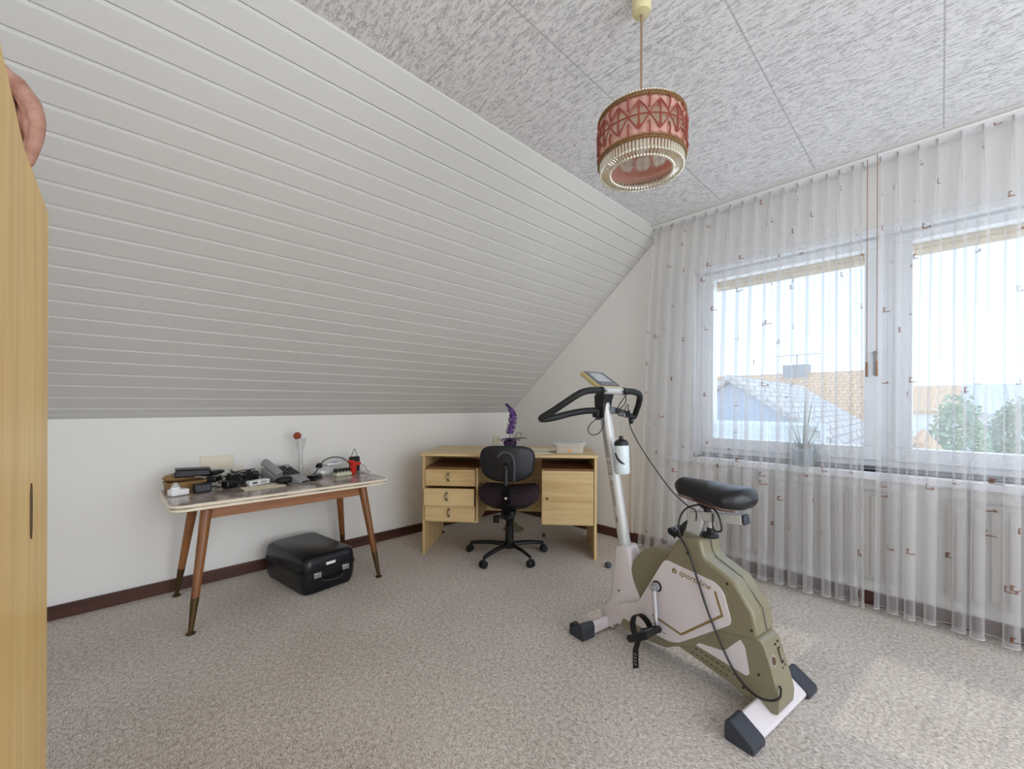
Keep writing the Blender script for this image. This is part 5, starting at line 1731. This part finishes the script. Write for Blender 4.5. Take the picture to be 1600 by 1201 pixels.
pts = [V((math.cos(a) * 0.0364, math.sin(a) * 0.0364, z)) for a, z in ((1.35, 0.105), (1.65, 0.082), (1.95, 0.066), (2.3, 0.055), (2.65, 0.048))]
g.tube(pts, lambda t_: 0.006 * math.sin(PI * min(1, t_ * 0.8 + 0.2)) + 0.0012, 8, smooth=5, ry=0.25)
g.obj('printed_swoosh', 'black', p)
g = MB()
for i in range(7):
    a = 0.88
    g.box((math.cos(a) * 0.036, math.sin(a) * 0.036, 0.035 + i * 0.014), (0.0012, 0.005, 0.0022), Matrix.Rotation(a, 3, 'Z'))
g.obj('scale_marks', 'grey_dark', p)
g = MB()
for i in range(9):
    z = 0.188 + i * 0.0075
    g.tube([(0.0, 0.0, z), (0.003 * (-1) ** i, 0.0, z + 0.004), (0, 0, z + 0.0085)], 0.0012, 5)
g.obj('chain', 'steel', p)

# ------------------------------------------------------------------ plant on the sill
p = empty('potted_plant', (-0.555, 2.905, 0.70))
tag(p, 'spiky long-leaved plant in a pot on the sill of the left window, behind the curtain', 'plant')
MB().lathe([(0.0, 0.0005), (0.045, 0.0005), (0.058, 0.085), (0.062, 0.09), (0.062, 0.10), (0.054, 0.10), (0.0, 0.088)], n=26).obj('pot', M['pot_blue'], p)
r = random.Random(21)
g = MB()
for i in range(54):
    a = r.uniform(0, 2 * PI)
    up_ = r.random()
    L = 0.20 + 0.22 * up_ if i < 26 else 0.13 + 0.08 * r.random()
    lean = (0.06 + 0.10 * r.random()) if i < 26 else 0.13
    droop = 0.02 if i < 26 else 0.10
    d_ = V((math.cos(a), math.sin(a) * 0.22, 0)); s_ = V((-d_.y, d_.x, 0)).normalized()
    if s_.length < 0.5: s_ = V((0, 1, 0))
    prev = None
    N_ = 8
    for j in range(N_ + 1):
        t_ = j / N_
        q = d_ * (lean * t_ + 0.01) + V((0, 0, 0.088 + L * t_ - droop * 3.2 * t_ ** 3 * (1 if i >= 26 else 0.4)))
        w = 0.0055 * (1 - t_) ** 0.7 + 0.0004
        cur = (q - s_ * w, q + s_ * w)
        if prev:
            g.quad(prev[0], prev[1], cur[1], cur[0])
        prev = cur
g.obj('leaves', M['plant_leaf'], p, fix=False)

# ------------------------------------------------------------------ outside: garden level and the neighbours
struct(MB().b2((-70, 3.4, -2.9), (70, 160, -2.6)).obj('floor_ground', M['asphalt'], smooth=False)).name = 'ground'
def gable_house(name, x0, x1, y0, y1, z_eave, z_ridge, along, wall_m, roof_m, label, ov=0.35, group=None):
    """along: axis of the ridge"""
    o = empty(name, ((x0 + x1) / 2, (y0 + y1) / 2, -2.6))
    tag(o, label, 'house', group)
    cx_, cy_ = (x0 + x1) / 2, (y0 + y1) / 2
    hx, hy = (x1 - x0) / 2, (y1 - y0) / 2
    ze, zr = z_eave + 2.6, z_ridge + 2.6
    if along == 'y':
        f = lambda a, b, t_: (a, t_, b)
        half, run = hx, hy
    else:
        f = lambda a, b, t_: (t_, a, b)
        half, run = hy, hx
    MB().prism([(-half, 0), (half, 0), (half, ze), (0, zr), (-half, ze)], f, -run, run).obj('wall', wall_m, o, smooth=False)
    sl_ = (zr - ze) / half
    t = 0.16
    g = MB()
    g.prism([(0, zr + 0.03), (half + ov, ze - sl_ * ov + 0.03), (half + ov, ze - sl_ * ov + t + 0.03), (0, zr + t + 0.03), (-half - ov, ze - sl_ * ov + t + 0.03), (-half - ov, ze - sl_ * ov + 0.03)], f, -run - ov, run + ov)
    g.obj('roof', roof_m, o, smooth=False)
    return o
M['roof_orange'] = M['tiles']
hA = gable_house('neighbour_house', -6.6, -1.85, 13.0, 21.0, 0.05, 1.72, 'y', M['house_white'], 'tiles_dark', 'white neighbour house with its gable towards the left window', 0.35)
part(MB().prism([(-1.72, 0.62 + 2.6), (1.72, 0.62 + 2.6), (0, 1.66 + 2.6)], XZ, -4.06, -4.002).obj('gable_shade_panel', M['gable_shade'], hA), 'upper gable with blue-grey shade in its colour')  # added sheet that carries the gable's shade as colour
for z in (0.60, 0.10, -0.40):
    MB().b2((-2.3, -4.75, z + 2.55), (2.3, -4.65, z + 2.62)).obj('balcony_rail', 'white_paint', hA)
for i in range(5):
    MB().b2((-2.3 + i * 1.13, -4.76, 0.0), (-2.2 + i * 1.13, -4.66, 3.2)).obj('balcony_post', 'white_paint', hA)
hB = gable_house('neighbour_house', -9.5, -1.95, 22.0, 30.0, -0.1, 2.55, 'x', M['house_white'], 'tiles', 'neighbour house with a broad orange tiled roof behind the plant', 0.4)
MB().b2((-0.1, -0.4, 5.0), (1.0, 0.4, 5.75)).obj('chimney', 'grey', hB)
MB().cyl((0.45, 0, 5.74), (0.45, 0, 6.3), 0.02).cyl((-0.6, 0, 6.28), (1.5, 0, 6.28), 0.015).obj('antenna', 'grey_dark', hB)
gable_house('neighbour_house', -1.2, 0.35, 14.5, 20.0, -1.0, 0.1, 'y', M['house_white'], 'tiles', 'low building with a tiled roof seen between the two windows', 0.3)
gable_house('neighbour_house', -1.6, 2.9, 46.0, 56.0, 0.6, 2.6, 'x', M['house_white'], 'tiles', 'far house with an orange tiled roof behind the tree, right window', 0.4)
hD = gable_house('neighbour_house', 1.35, 6.5, 34.0, 44.0, 0.6, 2.2, 'x', M['house_white'], 'roof_grey', 'far white house with a pale grey roof at the right edge of the photo', 0.4)
for i in range(4):
    MB().b2((-2.3 + i * 1.3, -5.05, 1.7), (-1.8 + i * 1.3, -4.99, 2.6)).obj('window', 'grey_dark', hD)
ga = empty('garage', (2.05, 31, -2.6))
tag(ga, 'low garage with a green door in front of the far white house', 'garage')
MB().b2((-1.0, -1.5, 0), (1.0, 1.5, 2.5)).obj('wall', M['house_white'], ga)
MB().b2((-1.1, -1.6, 2.5), (1.1, 1.6, 2.65)).obj('roof', 'grey_dark', ga)
MB().b2((-0.8, -1.56, 0.0), (0.5, -1.501, 2.2)).obj('door', M['garage_green'], ga)
def tree(name, x, y, h, w, mat, label, cat='tree', base=-2.6, group=None):
    o = empty(name, (x, y, base))
    tag(o, label, cat, group)
    MB().cyl((0, 0, 0), (0, 0, h * 0.5), w * 0.07, w * 0.04, 10).obj('trunk', 'walnut', o)
    rr = random.Random(int(x * 100) + 7)
    g = MB()
    for i in range(1500):
        th, u_ = rr.uniform(0, 2 * PI), rr.uniform(-1, 1)
        rad = (0.65 + 0.4 * rr.random())
        k_ = 1 + 0.22 * noise.noise(V((math.cos(th) * 2, math.sin(th) * 2, u_ * 2 + x)))
        q = V((math.cos(th) * math.sqrt(1 - u_ * u_) * w * 0.5 * rad * k_, math.sin(th) * math.sqrt(1 - u_ * u_) * w * 0.5 * rad * k_, h * 0.56 + u_ * h * 0.44 * rad * k_))
        n_ = V((rr.uniform(-1, 1), rr.uniform(-1, 1), rr.uniform(-0.3, 1))).normalized()
        a_ = n_.orthogonal().normalized() * w * 0.055; b_ = n_.cross(a_)
        g.quad(q - a_, q - b_, q + a_, q + b_)
    g.obj('foliage', mat, o, fix=False)
tree('tree', 0.50, 24.0, 3.9, 1.6, M['foliage'], 'rounded green tree seen through the right curtain')
tree('tree', 2.15, 26.5, 4.0, 1.5, M['foliage_dark'], 'darker tree at the right edge seen through the curtain')
tree('bush', -0.30, 22.5, 2.3, 1.1, M['foliage_yellow'], 'yellow-green bush left of the tree, beside the low tiled roof', 'bush')
g = MB()
rr = random.Random(3)
for i in range(1400):
    x = rr.uniform(-40, 60)
    hgt = 5.6 + 1.6 * noise.noise(V((x * 0.12, 0, 0)))
    q = V((x, 95 + rr.uniform(-2, 2), -2.6 + rr.random() * hgt))
    n_ = V((rr.uniform(-1, 1), rr.uniform(-1, -0.2), rr.uniform(-0.2, 1))).normalized()
    a_ = n_.orthogonal().normalized() * 1.2; b_ = n_.cross(a_)
    g.quad(q - a_, q - b_, q + a_, q + b_)
tag(g.obj('tree_line', M['foliage'], fix=False), 'distant line of trees on the horizon', 'trees', kind='stuff')
